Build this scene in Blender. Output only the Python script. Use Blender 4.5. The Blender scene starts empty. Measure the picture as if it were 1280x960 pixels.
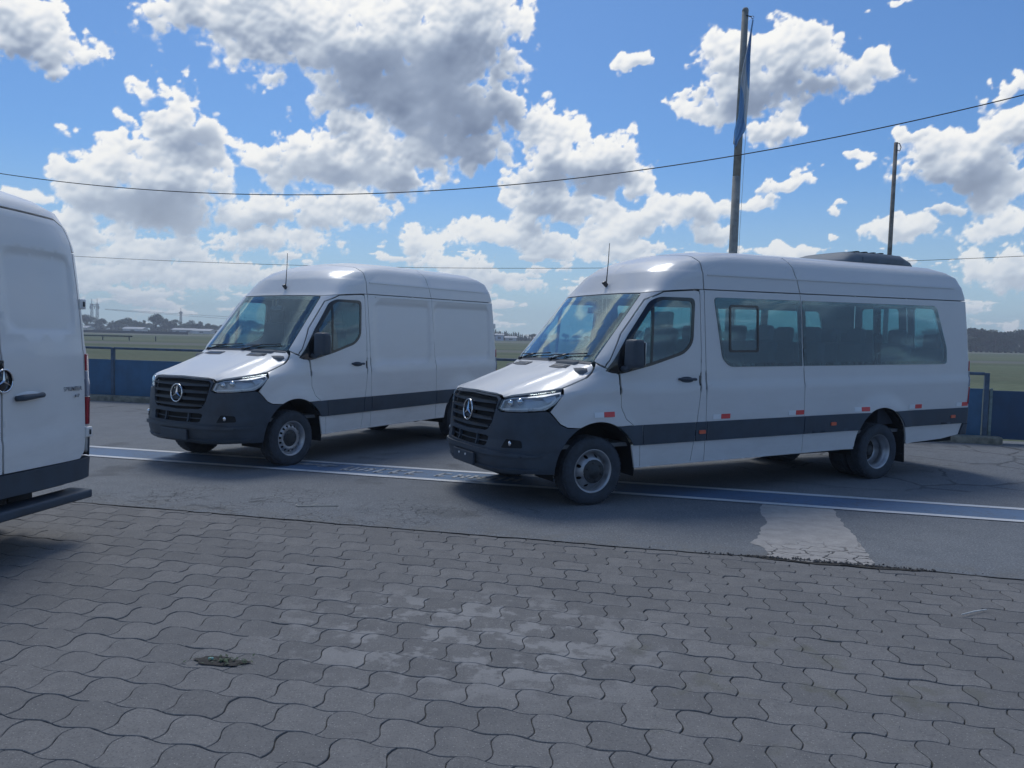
import bpy, bmesh, math, random
import numpy as np
from mathutils import Vector, Matrix, Euler
from mathutils.geometry import delaunay_2d_cdt
from mathutils import noise as mnoise
R = math.radians
random.seed(7)
S = bpy.context.scene
COL = S.collection

# ------------------------------------------------------------------ camera
CAM_H, PITCH, ROLL, FPX = 1.694, 0.0584, 0.0223, 991.3
cam_d = bpy.data.cameras.new('camera'); cam = bpy.data.objects.new('camera', cam_d); COL.objects.link(cam)
cam_d.sensor_width = 36.0; cam_d.lens = FPX / 1280 * 36.0; cam_d.clip_start = 0.05; cam_d.clip_end = 9000
_F = Vector((0, math.cos(PITCH), -math.sin(PITCH))); _R0 = Vector((1, 0, 0)); _U0 = Vector((0, math.sin(PITCH), math.cos(PITCH)))
_Rc = _R0 * math.cos(ROLL) + _U0 * math.sin(ROLL); _Uc = -_R0 * math.sin(ROLL) + _U0 * math.cos(ROLL)
M = Matrix((_Rc, _Uc, -_F)).transposed().to_4x4(); M.translation = (0, 0, CAM_H)
cam.matrix_world = M
S.camera = cam

# ------------------------------------------------------------------ exposure
S.view_settings.view_transform = 'Standard'
S.view_settings.look = 'None'
S.view_settings.exposure = 0.0
S.view_settings.gamma = 1.0
S.view_settings.use_curve_mapping = False

# ------------------------------------------------------------------ node helpers
def nd(nt, typ, ins=None, **pr):
    n = nt.nodes.new(typ)
    for k, v in pr.items(): setattr(n, k, v)
    for k, v in (ins or {}).items():
        s = n.inputs[k]
        if isinstance(v, bpy.types.NodeSocket): nt.links.new(v, s)
        else: s.default_value = v
    return n
def mth(nt, op, a, b=None, c=None, clamp=False):
    ins = {0: a}
    if b is not None: ins[1] = b
    if c is not None: ins[2] = c
    return nd(nt, 'ShaderNodeMath', ins, operation=op, use_clamp=clamp).outputs[0]
def vmt(nt, op, a, b=None, c=None):
    ins = {0: a}
    if b is not None: ins[1] = b
    if c is not None: ins[2] = c
    n = nd(nt, 'ShaderNodeVectorMath', ins, operation=op)
    return n.outputs['Value'] if op in ('LENGTH', 'DOT_PRODUCT', 'DISTANCE') else n.outputs['Vector']
def sstep(nt, x, lo, hi, a=0.0, b=1.0):
    return nd(nt, 'ShaderNodeMapRange', {'Value': x, 'From Min': lo, 'From Max': hi, 'To Min': a, 'To Max': b}, interpolation_type='SMOOTHSTEP').outputs[0]
def mixc(nt, f, a, b, bt='MIX'):
    n = nt.nodes.new('ShaderNodeMix'); n.data_type = 'RGBA'; n.blend_type = bt
    for s, v in ((n.inputs[0], f), (n.inputs[6], a), (n.inputs[7], b)):
        if isinstance(v, bpy.types.NodeSocket): nt.links.new(v, s)
        else: s.default_value = v if not isinstance(v, tuple) or len(v) == 4 else (*v, 1)
    return n.outputs[2]

# ------------------------------------------------------------------ sky and clouds (world)
SUN_EL, SUN_AZ = 58.0, -14.0          # degrees; azimuth measured from +Y towards +X
CLOUDS = [(-30.59, 17.13, 4.33, 1.73), (-28.24, 16.67, 1.39, 1.04), (-31.81, 18.05, 2.31, 1.16), (-17.49, 20.08, 6.82, 3.47), (-11.12, 19.06, 8.09, 4.33), (-5.05, 19.94, 6.24, 4.91), (-2.28, 21.97, 3.47, 3.47), (-7.21, 15.84, 6.94, 3.47), (-2.69, 15.0, 3.18, 2.89), (-4.91, 12.71, 4.62, 1.73), (-21.5, 20.45, 2.89, 2.02), (-23.68, 13.38, 2.2, 2.43), (-22.0, 11.6, 2.6, 2.6), (-26.35, 11.99, 1.04, 0.92), (-26.27, 10.64, 2.6, 1.73), (-27.19, 9.18, 2.77, 1.44), (-23.21, 9.72, 4.91, 2.31), (-24.42, 7.75, 5.49, 1.5), (-17.19, 11.53, 3.47, 1.39), (-13.21, 11.57, 4.05, 2.31), (-9.1, 11.29, 3.18, 1.85), (-11.61, 13.77, 2.6, 1.44), (-29.2, 6.83, 2.31, 1.04), (-28.55, 5.91, 3.47, 1.04), (-17.44, 7.96, 3.47, 1.5), (-13.72, 7.81, 3.47, 1.62), (-10.73, 8.67, 3.47, 1.5), (-17.43, 5.99, 5.2, 1.04), (-6.78, 6.47, 2.31, 1.16), (-1.38, 7.2, 3.47, 1.27), (3.03, 13.54, 2.77, 2.6), (5.62, 11.85, 3.76, 2.43), (8.19, 10.5, 1.5, 1.04), (1.97, 10.58, 2.6, 2.77), (0.88, 8.36, 2.31, 2.08), (4.29, 9.13, 3.47, 1.16), (-0.43, 15.58, 1.39, 1.39), (12.38, 9.23, 3.76, 1.39), (8.83, 8.16, 3.47, 1.39), (6.6, 7.49, 2.31, 1.16), (14.59, 7.69, 1.97, 0.75), (3.22, 6.34, 3.47, 1.04), (-24.9, 4.86, 6.36, 1.27), (-26.31, 3.4, 5.78, 0.92), (-20.51, 3.69, 6.94, 1.27), (-4.77, 5.03, 3.47, 0.92), (-1.31, 3.98, 4.62, 0.92), (7.76, 6.22, 3.47, 0.69), (18.59, 18.32, 4.62, 2.31), (15.26, 17.83, 3.35, 2.77), (22.1, 17.22, 2.89, 1.62), (12.68, 15.74, 2.6, 0.92), (17.15, 16.01, 3.47, 1.5), (17.5, 13.86, 1.73, 1.04), (7.91, 19.11, 1.62, 0.87), (18.41, 10.66, 2.2, 0.64), (16.9, 9.56, 1.5, 0.69), (21.98, 9.08, 0.92, 0.52), (22.58, 11.97, 1.39, 0.64), (25.86, 7.56, 2.89, 1.04), (28.51, 8.66, 1.5, 0.52), (24.98, 20.82, 0.69, 0.46), (18.85, 6.13, 3.47, 0.52), (21.57, 7.19, 0.69, 0.35), (27.93, 11.59, 2.77, 1.85), (30.1, 11.41, 3.47, 2.43), (31.7, 12.63, 2.31, 1.97), (31.46, 9.43, 2.89, 2.2), (26.3, 12.67, 1.5, 0.92), (31.14, 15.51, 1.5, 0.81), (31.16, 7.08, 2.31, 1.27), (31.91, 4.66, 2.31, 1.5), (29.77, 5.1, 1.04, 1.04), (32.47, 1.66, 0.87, 0.52), (-31.53, 8.13, 1.73, 0.58)]
THICK = [(-8.35, 17.54, 7.51, 3.18), (-4.38, 14.94, 5.78, 3.47), (-23.94, 7.79, 5.2, 1.16), (-12.12, 11.12, 4.62, 1.16), (4.21, 11.3, 2.89, 1.27), (17.14, 16.0, 4.62, 1.04), (30.14, 10.2, 2.89, 1.16), (-16.91, 7.09, 3.47, 0.69), (-21.5, 11.9, 1.73, 1.16)]

def make_world():
    w = bpy.data.worlds.new('World'); S.world = w; w.use_nodes = True
    nt = w.node_tree; nt.nodes.clear()
    sky = nd(nt, 'ShaderNodeTexSky', sky_type='NISHITA', sun_disc=False, sun_elevation=R(SUN_EL), sun_rotation=R(SUN_AZ), air_density=1.0, dust_density=0.8, ozone_density=3.0)
    z = nd(nt, 'ShaderNodeSeparateXYZ', {0: nd(nt, 'ShaderNodeTexCoord').outputs['Generated']}).outputs[2]
    tint = mixc(nt, 1.0, sky.outputs[0], (0.52, 0.79, 1.08), 'MULTIPLY')
    skyc = mixc(nt, sstep(nt, z, -0.02, 0.22, 0.78, 0.0), tint, (4.9, 6.5, 7.8))
    bg = nd(nt, 'ShaderNodeBackground', {'Color': skyc, 'Strength': 0.1})
    nd(nt, 'ShaderNodeOutputWorld', {'Surface': bg.outputs[0]})
make_world()

# ------------------------------------------------------------------ sun (filtered by the big cloud)
sl = bpy.data.lights.new('sun', 'SUN'); sun = bpy.data.objects.new('sun', sl); COL.objects.link(sun)
sl.energy = 1.6; sl.angle = R(22); sl.color = (1.0, 0.96, 0.88)
_sd = Vector((math.sin(R(SUN_AZ)) * math.cos(R(SUN_EL)), math.cos(R(SUN_AZ)) * math.cos(R(SUN_EL)), math.sin(R(SUN_EL))))
sun.rotation_euler = _sd.to_track_quat('Z', 'Y').to_euler(); sun.location = (0, 0, 40)

# ------------------------------------------------------------------ clouds: a far dome carrying a computed cloud field
# ---- cloud field in numpy (az, el in degrees)
_rng = np.random.RandomState(11)
_perm = _rng.permutation(1024).astype(np.int64)
_grad = _rng.normal(size=(1024, 3)); _grad /= np.linalg.norm(_grad, axis=1)[:, None]; _grad = _grad.astype(np.float32)
def perlin(p):
    i = np.floor(p).astype(np.int64); f = (p - i).astype(np.float32); u = f * f * f * (f * (f * 6 - 15) + 10)
    r = 0
    for a in (0, 1):
        for b in (0, 1):
            for c in (0, 1):
                h = _perm[(_perm[(_perm[(i[..., 0] + a) & 1023] + i[..., 1] + b) & 1023] + i[..., 2] + c) & 1023]
                g = _grad[h]
                dot = g[..., 0] * (f[..., 0] - a) + g[..., 1] * (f[..., 1] - b) + g[..., 2] * (f[..., 2] - c)
                r = r + dot * (u[..., 0] if a else 1 - u[..., 0]) * (u[..., 1] if b else 1 - u[..., 1]) * (u[..., 2] if c else 1 - u[..., 2])
    return r * 1.6
def fbm(p, octv, rough=0.55, billow=False):
    s = 0; a = 1.0; t = 0
    for o in range(octv):
        n = perlin(p * (2.03 ** o) + o * 17.3)
        s = s + a * ((np.abs(n) * 2.2 - 0.55) if billow else n); t += a; a *= rough
    return s / t
def sm(x, lo, hi):
    t = np.clip((x - lo) / (hi - lo), 0, 1); return t * t * (3 - 2 * t)
def cloud_field(az, el):
    """tensor grid of azimuths x elevations (deg) -> rgb (ne,na,3), alpha (ne,na)"""
    A, E = np.meshgrid(az, el)
    ca = np.cos(np.radians(E)); d = np.stack([np.sin(np.radians(A)) * ca, np.cos(np.radians(A)) * ca, np.sin(np.radians(E))], -1)
    near = 0.45 + 0.55 * sm(E, 2, 16)                     # clouds look smaller toward the horizon
    w1 = fbm(d * 16, 4); w2 = fbm(d * 16 + 40, 4); w3 = fbm(d * 60 + 9, 3); w4 = fbm(d * 60 + 70, 3)
    Au = A + (w1 * 3.0 + w3 * 0.8) * near; Eu = E + (w2 * 2.2 + w4 * 0.7) * near
    acc = np.zeros_like(A)
    K = 6.5
    for cx, cy, a, b in CLOUDS:
        l = np.hypot((Au - cx) / (a * 1.0), (Eu - cy) / (b * 1.0)); acc += np.exp(-K * l)
    F = 1.0 + np.log(acc + 1e-9) / K                       # smooth maximum of (1 - len)
    low = fbm(d * np.array([15, 15, 60]) + 5, 4) * 2.6 - 0.15 - 1.6 * sm(E, 5.5, 9.0)
    Aw = (A + 180) % 360 - 180
    rest = fbm(d * np.array([4.0, 4.0, 8.0]) + 3, 3) * 3.2 - 0.05 - 0.45 * sm(E, 30, 60)
    side = sm(np.abs(Aw), 58, 82)
    low = low + side * 0.55 * sm(E, 0.5, 3) + side * 0.9 * (1 - sm(E, 12, 20)) * (fbm(d * np.array([7, 7, 26.0]) + 80, 4) + 0.25)
    rest = rest + 0.75 * (1 - sm(np.hypot((Aw + 46) / 36, (E - 36) / 15), 0.6, 1.25))      # broken bright cumulus left of the sun
    out = sm(np.maximum(np.abs((A + 180) % 360 - 180) / 37.0, E / 24.0), 1.0, 1.18)
    F = np.maximum(F, low * (1 - out * (1 - side)) - out * (1 - side))
    F = np.maximum(F, rest - (1 - out) * 6)
    sunk = np.hypot((((A + 180) % 360 - 180) - SUN_AZ) * 0.53, E - SUN_EL)     # thin out round the sun itself
    F = F - 4 * (1 - sm(sunk, 5, 11))
    sz = 1.0 / near[..., None]
    n = fbm(d * 34, 6, 0.48); bil = fbm(d * 40 + 20, 6, 0.48, True)
    bil2 = fbm(d * 85 + 20, 5, 0.60, True)
    mixn = sm(E, 3, 12)
    bb = bil * mixn + bil2 * (1 - mixn)
    D = F - 0.01 + 0.66 * n + 0.46 * bb
    alpha = sm(D, -0.02, 0.28 + 0.30 * (1 - sm(np.gradient(F, el, axis=0) * -1, -0.3, 0.3)))
    bs = fbm(d * 26 + 20, 3, 0.5, True); bl = fbm(d * 44 + 20, 3, 0.5, True); lf = fbm(d * 14 + 60, 4, 0.5)
    H = np.sqrt(np.maximum(D + 0.02, 0.0)) * 1.3 + 0.55 * bs * mixn + 0.34 * bl + 0.05 * bb
    gx = np.gradient(H, az, axis=1); gy = np.gradient(H, el, axis=0)
    q = 1.0 / np.sqrt(1 + gx * gx + gy * gy)
    emb = (gx * 0.25 - gy * 0.85) * q
    Dp = np.clip(D, 0, 1.3)
    de = np.gradient(el)[:, None]
    C = np.cumsum(Dp * de, axis=0)
    def above(dist):
        r = np.empty_like(C)
        for j in range(C.shape[1]): r[:, j] = np.interp(el + dist, el, C[:, j]) - C[:, j]
        return r
    def soft(a, k):
        c = np.cumsum(np.pad(a, ((0, 0), (k + 1, k)), mode='edge'), axis=1); return (c[:, 2 * k + 1:] - c[:, :-2 * k - 1]) / (2 * k + 1)
    t1 = soft(above(1.2), 5); t2 = soft(soft(above(4.0), 12), 12)
    tk = np.zeros_like(A)
    for cx, cy, a, b in THICK:
        l = np.hypot((Au - cx) / a, (Eu - cy) / b); tk = np.maximum(tk, 1 - sm(l, 0.2, 1.35))
    lit = 0.97 + 0.24 * emb * (1 - 0.85 * tk) + 0.40 * lf - 0.22 * t1 - 0.085 * t2 - 0.32 * tk + 0.30 * (1 - sm(D, 0.0, 0.45))
    back = sm(np.abs((A + 180) % 360 - 180), 58, 84)            # behind the viewer the deck is thicker and greyer
    lit = np.clip(lit - back * (0.10 + 0.50 * sm(D, 0, 0.9) * (1 - 0.45 * sm(E, 20, 45))), 0, 1)
    xs = [0, 0.35, 0.62, 0.82, 1.0]
    cols = np.array([(0.16, 0.21, 0.32), (0.30, 0.37, 0.50), (0.56, 0.63, 0.73), (0.82, 0.85, 0.89), (0.98, 0.98, 0.96)])
    for _ in range(2):
        p_ = np.pad(lit, 1, mode='edge'); lit = (p_[1:-1, 1:-1] * 2 + p_[:-2, 1:-1] + p_[2:, 1:-1] + p_[1:-1, :-2] + p_[1:-1, 2:]) / 6
    rgb = np.stack([np.interp(lit, xs, cols[:, k]) for k in range(3)], -1)
    rgb = rgb * (1 - back[..., None] * (1 - np.array([0.70, 0.86, 1.02])))
    far = (1 - sm(E, 0, 14)) * 0.66 * (1 - 0.75 * back)
    rgb = rgb * (1 - far[..., None]) + np.array([0.66, 0.75, 0.84]) * far[..., None]
    alpha = alpha * (0.80 + 0.20 * sm(E, 0, 8))
    return rgb, alpha

def sky_dome():
    az = np.concatenate([np.arange(-38, 38, 0.09), np.arange(38, 62, 0.4), np.arange(62, 262, 0.55), np.arange(262, 322, 0.4)])
    el = np.concatenate([np.arange(-0.6, 27, 0.09), np.arange(27, 62, 0.4), np.arange(62, 89, 1.25)])
    rgb, al = cloud_field(az, el)
    ne, na = al.shape; Rr = 4200.0
    A, E = np.meshgrid(np.radians(az), np.radians(el))
    co = np.stack([np.sin(A) * np.cos(E) * Rr, np.cos(A) * np.cos(E) * Rr, np.sin(E) * Rr], -1).reshape(-1, 3)
    i, j = np.meshgrid(np.arange(ne - 1), np.arange(na), indexing='ij'); j2 = (j + 1) % na
    q = np.stack([i * na + j, (i + 1) * na + j, (i + 1) * na + j2, i * na + j2], -1).reshape(-1, 4)
    af = al.reshape(-1); q = q[af[q].max(axis=1) > 0.004]
    used = np.unique(q); rm = np.zeros(len(co), np.int64); rm[used] = np.arange(len(used)); q = rm[q]; co = co[used]
    me = bpy.data.meshes.new('sky'); me.vertices.add(len(co)); me.vertices.foreach_set('co', co.astype(np.float32).ravel())
    me.loops.add(q.size); me.loops.foreach_set('vertex_index', q.astype(np.int32).ravel())
    me.polygons.add(len(q)); me.polygons.foreach_set('loop_start', np.arange(0, q.size, 4, dtype=np.int32)); me.update(calc_edges=True)
    at = me.color_attributes.new('cloud', 'FLOAT_COLOR', 'POINT')
    at.data.foreach_set('color', np.concatenate([rgb.reshape(-1, 3)[used], af[used][:, None]], 1).astype(np.float32).ravel())
    m = bpy.data.materials.new('clouds'); m.use_nodes = True; nt = m.node_tree; nt.nodes.clear()
    a = nd(nt, 'ShaderNodeAttribute', attribute_name='cloud')
    n = nd(nt, 'ShaderNodeTexNoise', {'Vector': nd(nt, 'ShaderNodeNewGeometry').outputs['Position'], 'Scale': 0.06, 'Detail': 3.0, 'Roughness': 0.6}).outputs['Fac']
    af_ = sstep(nt, mth(nt, 'ADD', a.outputs['Alpha'], mth(nt, 'MULTIPLY', mth(nt, 'SUBTRACT', n, 0.5), 0.28)), 0.03, 0.92)
    em = nd(nt, 'ShaderNodeEmission', {'Color': a.outputs['Color'], 'Strength': 1.0})
    mx = nd(nt, 'ShaderNodeMixShader', {0: af_, 1: nd(nt, 'ShaderNodeBsdfTransparent').outputs[0], 2: em.outputs[0]})
    nd(nt, 'ShaderNodeOutputMaterial', {'Surface': mx.outputs[0]})
    m.cycles.emission_sampling = 'NONE'
    me.materials.append(m)
    o = bpy.data.objects.new('sky', me); COL.objects.link(o); o['kind'] = 'structure'
sky_dome()

# ------------------------------------------------------------------ materials
MATS = {}
def mat(name, col, rough=0.5, metal=0.0, coat=0.0, coat_rough=0.05, noise=0.0, nscale=8.0, bump=0.0, bscale=60.0, spec=0.5, ndetail=5.0):
    if name in MATS: return MATS[name]
    m = bpy.data.materials.new(name); m.use_nodes = True; nt = m.node_tree
    b = nt.nodes['Principled BSDF']
    b.inputs['Base Color'].default_value = (*col, 1); b.inputs['Roughness'].default_value = rough; b.inputs['Metallic'].default_value = metal
    b.inputs['Coat Weight'].default_value = coat; b.inputs['Coat Roughness'].default_value = coat_rough
    b.inputs['Specular IOR Level'].default_value = spec
    if noise or bump:
        tc = nd(nt, 'ShaderNodeTexCoord').outputs['Object']
    if noise:
        n = nd(nt, 'ShaderNodeTexNoise', {'Vector': tc, 'Scale': nscale, 'Detail': ndetail, 'Roughness': 0.6}).outputs['Fac']
        f = sstep(nt, n, 0.3, 0.7)
        c = mixc(nt, f, tuple(x * (1 - noise) for x in col), tuple(min(1, x * (1 + noise)) for x in col))
        nt.links.new(c, b.inputs['Base Color'])
        nt.links.new(sstep(nt, n, 0.3, 0.7, rough * 0.85, min(1, rough * 1.2)), b.inputs['Roughness'])
    if bump:
        n = nd(nt, 'ShaderNodeTexNoise', {'Vector': tc, 'Scale': bscale, 'Detail': 4.0}).outputs['Fac']
        bp = nd(nt, 'ShaderNodeBump', {'Height': n, 'Strength': bump, 'Distance': 0.01})
        nt.links.new(bp.outputs[0], b.inputs['Normal'])
    MATS[name] = m; return m
def paint(name, col, dirt=0.10):
    """car paint: clear coat, slight road film near the sills"""
    if name in MATS: return MATS[name]
    m = mat(name, col, 0.45, 0.0, 0.50, 0.12)
    nt = m.node_tree; b = nt.nodes['Principled BSDF']
    tc = nd(nt, 'ShaderNodeTexCoord').outputs['Object']
    n = nd(nt, 'ShaderNodeTexNoise', {'Vector': vmt(nt, 'MULTIPLY', tc, (1.0, 1.0, 3.0)), 'Scale': 2.5, 'Detail': 7.0, 'Roughness': 0.65}).outputs['Fac']
    z = nd(nt, 'ShaderNodeSeparateXYZ', {0: tc}).outputs[2]
    film = mth(nt, 'MULTIPLY', sstep(nt, n, 0.35, 0.75), sstep(nt, z, 0.3, 1.6, 1.0, 0.25))
    c = mixc(nt, mth(nt, 'MULTIPLY', film, dirt * 2.2), col, (0.42, 0.39, 0.36))
    nt.links.new(c, b.inputs['Base Color'])
    nt.links.new(mth(nt, 'MULTIPLY_ADD', film, 0.16, 0.12), b.inputs['Coat Roughness'])
    n2 = nd(nt, 'ShaderNodeTexNoise', {'Vector': tc, 'Scale': 1.6, 'Detail': 1.0}).outputs['Fac']
    bp = nd(nt, 'ShaderNodeBump', {'Height': n2, 'Strength': 0.35, 'Distance': 0.012})
    nt.links.new(bp.outputs[0], b.inputs['Normal']); nt.links.new(bp.outputs[0], b.inputs['Coat Normal'])
    return m
def glass(name, tint, boost=1.2, refl=(0.80, 0.92, 1.0)):
    if name in MATS: return MATS[name]
    m = bpy.data.materials.new(name); m.use_nodes = True; nt = m.node_tree; nt.nodes.clear()
    tr = nd(nt, 'ShaderNodeBsdfTransparent', {'Color': (*tint, 1)})
    tc = nd(nt, 'ShaderNodeTexCoord').outputs['Object']
    n2 = nd(nt, 'ShaderNodeTexNoise', {'Vector': tc, 'Scale': 1.3, 'Detail': 1.0}).outputs['Fac']
    bp = nd(nt, 'ShaderNodeBump', {'Height': n2, 'Strength': 0.25, 'Distance': 0.01})
    gl = nd(nt, 'ShaderNodeBsdfGlossy', {'Color': (*refl, 1), 'Roughness': 0.012, 'Normal': bp.outputs[0]})
    fc = nd(nt, 'ShaderNodeLayerWeight', {'Blend': 0.5}).outputs['Facing']
    fr = mth(nt, 'MULTIPLY_ADD', mth(nt, 'POWER', fc, 4.5), 0.92, 0.045)
    dust = nd(nt, 'ShaderNodeBsdfDiffuse', {'Color': (0.5, 0.5, 0.48, 1)})
    mx = nd(nt, 'ShaderNodeMixShader', {0: mth(nt, 'MULTIPLY', fr, boost, clamp=True), 1: tr.outputs[0], 2: gl.outputs[0]})
    dn = nd(nt, 'ShaderNodeTexNoise', {'Vector': tc, 'Scale': 5.0, 'Detail': 6.0}).outputs['Fac']
    mx2 = nd(nt, 'ShaderNodeMixShader', {0: sstep(nt, dn, 0.3, 0.9, 0.008, 0.035), 1: mx.outputs[0], 2: dust.outputs[0]})
    nd(nt, 'ShaderNodeOutputMaterial', {'Surface': mx2.outputs[0]})
    MATS[name] = m; return m
WHITE = paint('white_paint', (0.82, 0.81, 0.79))
SILVER = paint('pale_grey_paint', (0.70, 0.695, 0.69))
TRIM = mat('trim_grey', (0.16, 0.17, 0.18), 0.8)
PLASTIC = mat('black_plastic', (0.048, 0.066, 0.090), 0.55, noise=0.18, nscale=5, bump=0.15, bscale=300)  # black plastic with a bluish lens veil mixed into its base colour
GLOSSB = mat('gloss_black', (0.012, 0.015, 0.020), 0.12, coat=0.5)
RUBBER = mat('tyre_rubber', (0.045, 0.055, 0.070), 0.85, noise=0.3, nscale=14, bump=0.3, bscale=90)  # rubber lifted toward blue, veiling haze put into the colour
STEEL = mat('wheel_steel', (0.42, 0.43, 0.45), 0.38, 0.75, noise=0.12, nscale=12)
DARKM = mat('dark_metal', (0.05, 0.055, 0.06), 0.6, 0.3, noise=0.3, nscale=10)
CHROME = mat('chrome', (0.75, 0.77, 0.80), 0.12, 1.0)
UNDER = mat('underbody', (0.012, 0.015, 0.018), 0.9)
SEAT = mat('seat_fabric', (0.045, 0.055, 0.075), 0.9, noise=0.2, nscale=30)
TGLASS = glass('tinted_glass', (0.56, 0.75, 0.77), 2.4)
CGLASS = glass('windscreen_glass', (0.88, 0.97, 0.95), 1.5)
LENS = glass('lamp_lens', (0.95, 0.97, 0.98), 0.8)
REDL = mat('red_lens', (0.42, 0.015, 0.03), 0.18, coat=0.8)
CLEARL = mat('pale_lens', (0.33, 0.34, 0.42), 0.2, coat=0.8)
REDR = mat('red_reflector', (0.75, 0.06, 0.06), 0.4, coat=0.3)
WHITR = mat('white_reflector', (0.80, 0.82, 0.84), 0.35, coat=0.3)
ORANGE = mat('orange_lens', (0.75, 0.13, 0.06), 0.3, coat=0.6)

# ------------------------------------------------------------------ object helpers
def link(name, me, parent=None):
    o = bpy.data.objects.new(name, me); COL.objects.link(o)
    if parent is not None: o.parent = parent
    return o
def tag(o, label, cat, group=None):
    o['label'] = label; o['category'] = cat
    if group: o['group'] = group
    return o
def structure(o): o['kind'] = 'structure'; return o
def empty(name, loc, rz=0.0):
    o = bpy.data.objects.new(name, None); COL.objects.link(o); o.location = loc; o.rotation_euler = (0, 0, rz); o.empty_display_size = 0.3; return o
class MB:
    """collects shapes, builds one mesh"""
    def __init__(s): s.v = []; s.f = []; s.m = []; s.sm = []
    def add(s, vs, fs, mi=0, smooth=False, M=None):
        o = len(s.v)
        s.v += [tuple(M @ Vector(p)) if M is not None else tuple(p) for p in vs]
        s.f += [tuple(i + o for i in f) for f in fs]; s.m += [mi] * len(fs); s.sm += [smooth] * len(fs)
        return s
    def box(s, c, d, rot=None, bev=0.0, mi=0, taper=None):
        x, y, z = d[0] / 2, d[1] / 2, d[2] / 2
        Mt = Matrix.Translation(c) @ (rot.to_matrix().to_4x4() if rot is not None else Matrix())
        if bev <= 0:
            vs = [(sx * x * (taper if taper and sz > 0 else 1), sy * y * (taper if taper and sz > 0 else 1), sz * z) for sz in (-1, 1) for sy in (-1, 1) for sx in (-1, 1)]
            return s.add(vs, [(0, 2, 3, 1), (4, 5, 7, 6), (0, 1, 5, 4), (2, 6, 7, 3), (0, 4, 6, 2), (1, 3, 7, 5)], mi, False, Mt)
        bm = bmesh.new(); bmesh.ops.create_cube(bm, size=1.0)
        for v in bm.verts:
            k = taper if (taper and v.co.z > 0) else 1
            v.co = Vector((v.co.x * 2 * x * k, v.co.y * 2 * y * k, v.co.z * 2 * z))
        bmesh.ops.bevel(bm, geom=bm.edges[:], offset=bev, segments=3, profile=0.6, affect='EDGES')
        bm.verts.ensure_lookup_table()
        vs = [v.co[:] for v in bm.verts]; fs = [[v.index for v in f.verts] for f in bm.faces]; bm.free()
        return s.add(vs, fs, mi, True, Mt)
    def tube(s, pts, r, n=8, mi=0, closed=False, cap=True):
        pts = [Vector(p) for p in pts]; rs = r if isinstance(r, (list, tuple)) else [r] * len(pts)
        vs = []; fs = []; m = len(pts); up = None
        for i, p in enumerate(pts):
            a = pts[(i - 1) % m] if (closed or i > 0) else p; b = pts[(i + 1) % m] if (closed or i < m - 1) else p
            t = (b - a).normalized()
            if up is None: up = Vector((0, 0, 1)) if abs(t.z) < 0.9 else Vector((1, 0, 0))
            x = up.cross(t).normalized(); y = t.cross(x); up = y
            for k in range(n):
                an = 2 * math.pi * k / n; vs.append(p + (x * math.cos(an) + y * math.sin(an)) * rs[i])
        for i in range(m if closed else m - 1):
            for k in range(n):
                fs.append((i * n + k, i * n + (k + 1) % n, ((i + 1) % m) * n + (k + 1) % n, ((i + 1) % m) * n + k))
        if cap and not closed:
            fs.append(tuple(range(n - 1, -1, -1))); fs.append(tuple((m - 1) * n + k for k in range(n)))
        return s.add(vs, fs, mi, True)
    def lathe(s, prof, n=32, mi=0, M=None, mis=None):
        """profile of (radius, y); axis = Y"""
        vs = []; fs = []
        for r, y in prof:
            for k in range(n):
                a = 2 * math.pi * k / n; vs.append((r * math.cos(a), y, r * math.sin(a)))
        for i in range(len(prof) - 1):
            for k in range(n):
                fs.append((i * n + k, (i + 1) * n + k, (i + 1) * n + (k + 1) % n, i * n + (k + 1) % n))
        return s.add(vs, fs, mi, True, M)
    def sphere(s, c, r, n=12, mi=0, sc=(1, 1, 1)):
        vs = []; fs = []; h = n // 2
        for i in range(h + 1):
            for k in range(n):
                t = math.pi * i / h; a = 2 * math.pi * k / n
                vs.append((c[0] + r * sc[0] * math.sin(t) * math.cos(a), c[1] + r * sc[1] * math.sin(t) * math.sin(a), c[2] + r * sc[2] * math.cos(t)))
        for i in range(h):
            for k in range(n): fs.append((i * n + k, (i + 1) * n + k, (i + 1) * n + (k + 1) % n, i * n + (k + 1) % n))
        return s.add(vs, fs, mi, True)
    def mesh(s, name, mats):
        me = bpy.data.meshes.new(name); me.from_pydata(s.v, [], s.f)
        for m in (mats if isinstance(mats, (list, tuple)) else [mats]): me.materials.append(m)
        me.polygons.foreach_set('material_index', s.m); me.polygons.foreach_set('use_smooth', s.sm); me.update(); return me
    def build(s, name, mats, parent=None): return link(name, s.mesh(name, mats), parent)

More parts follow.
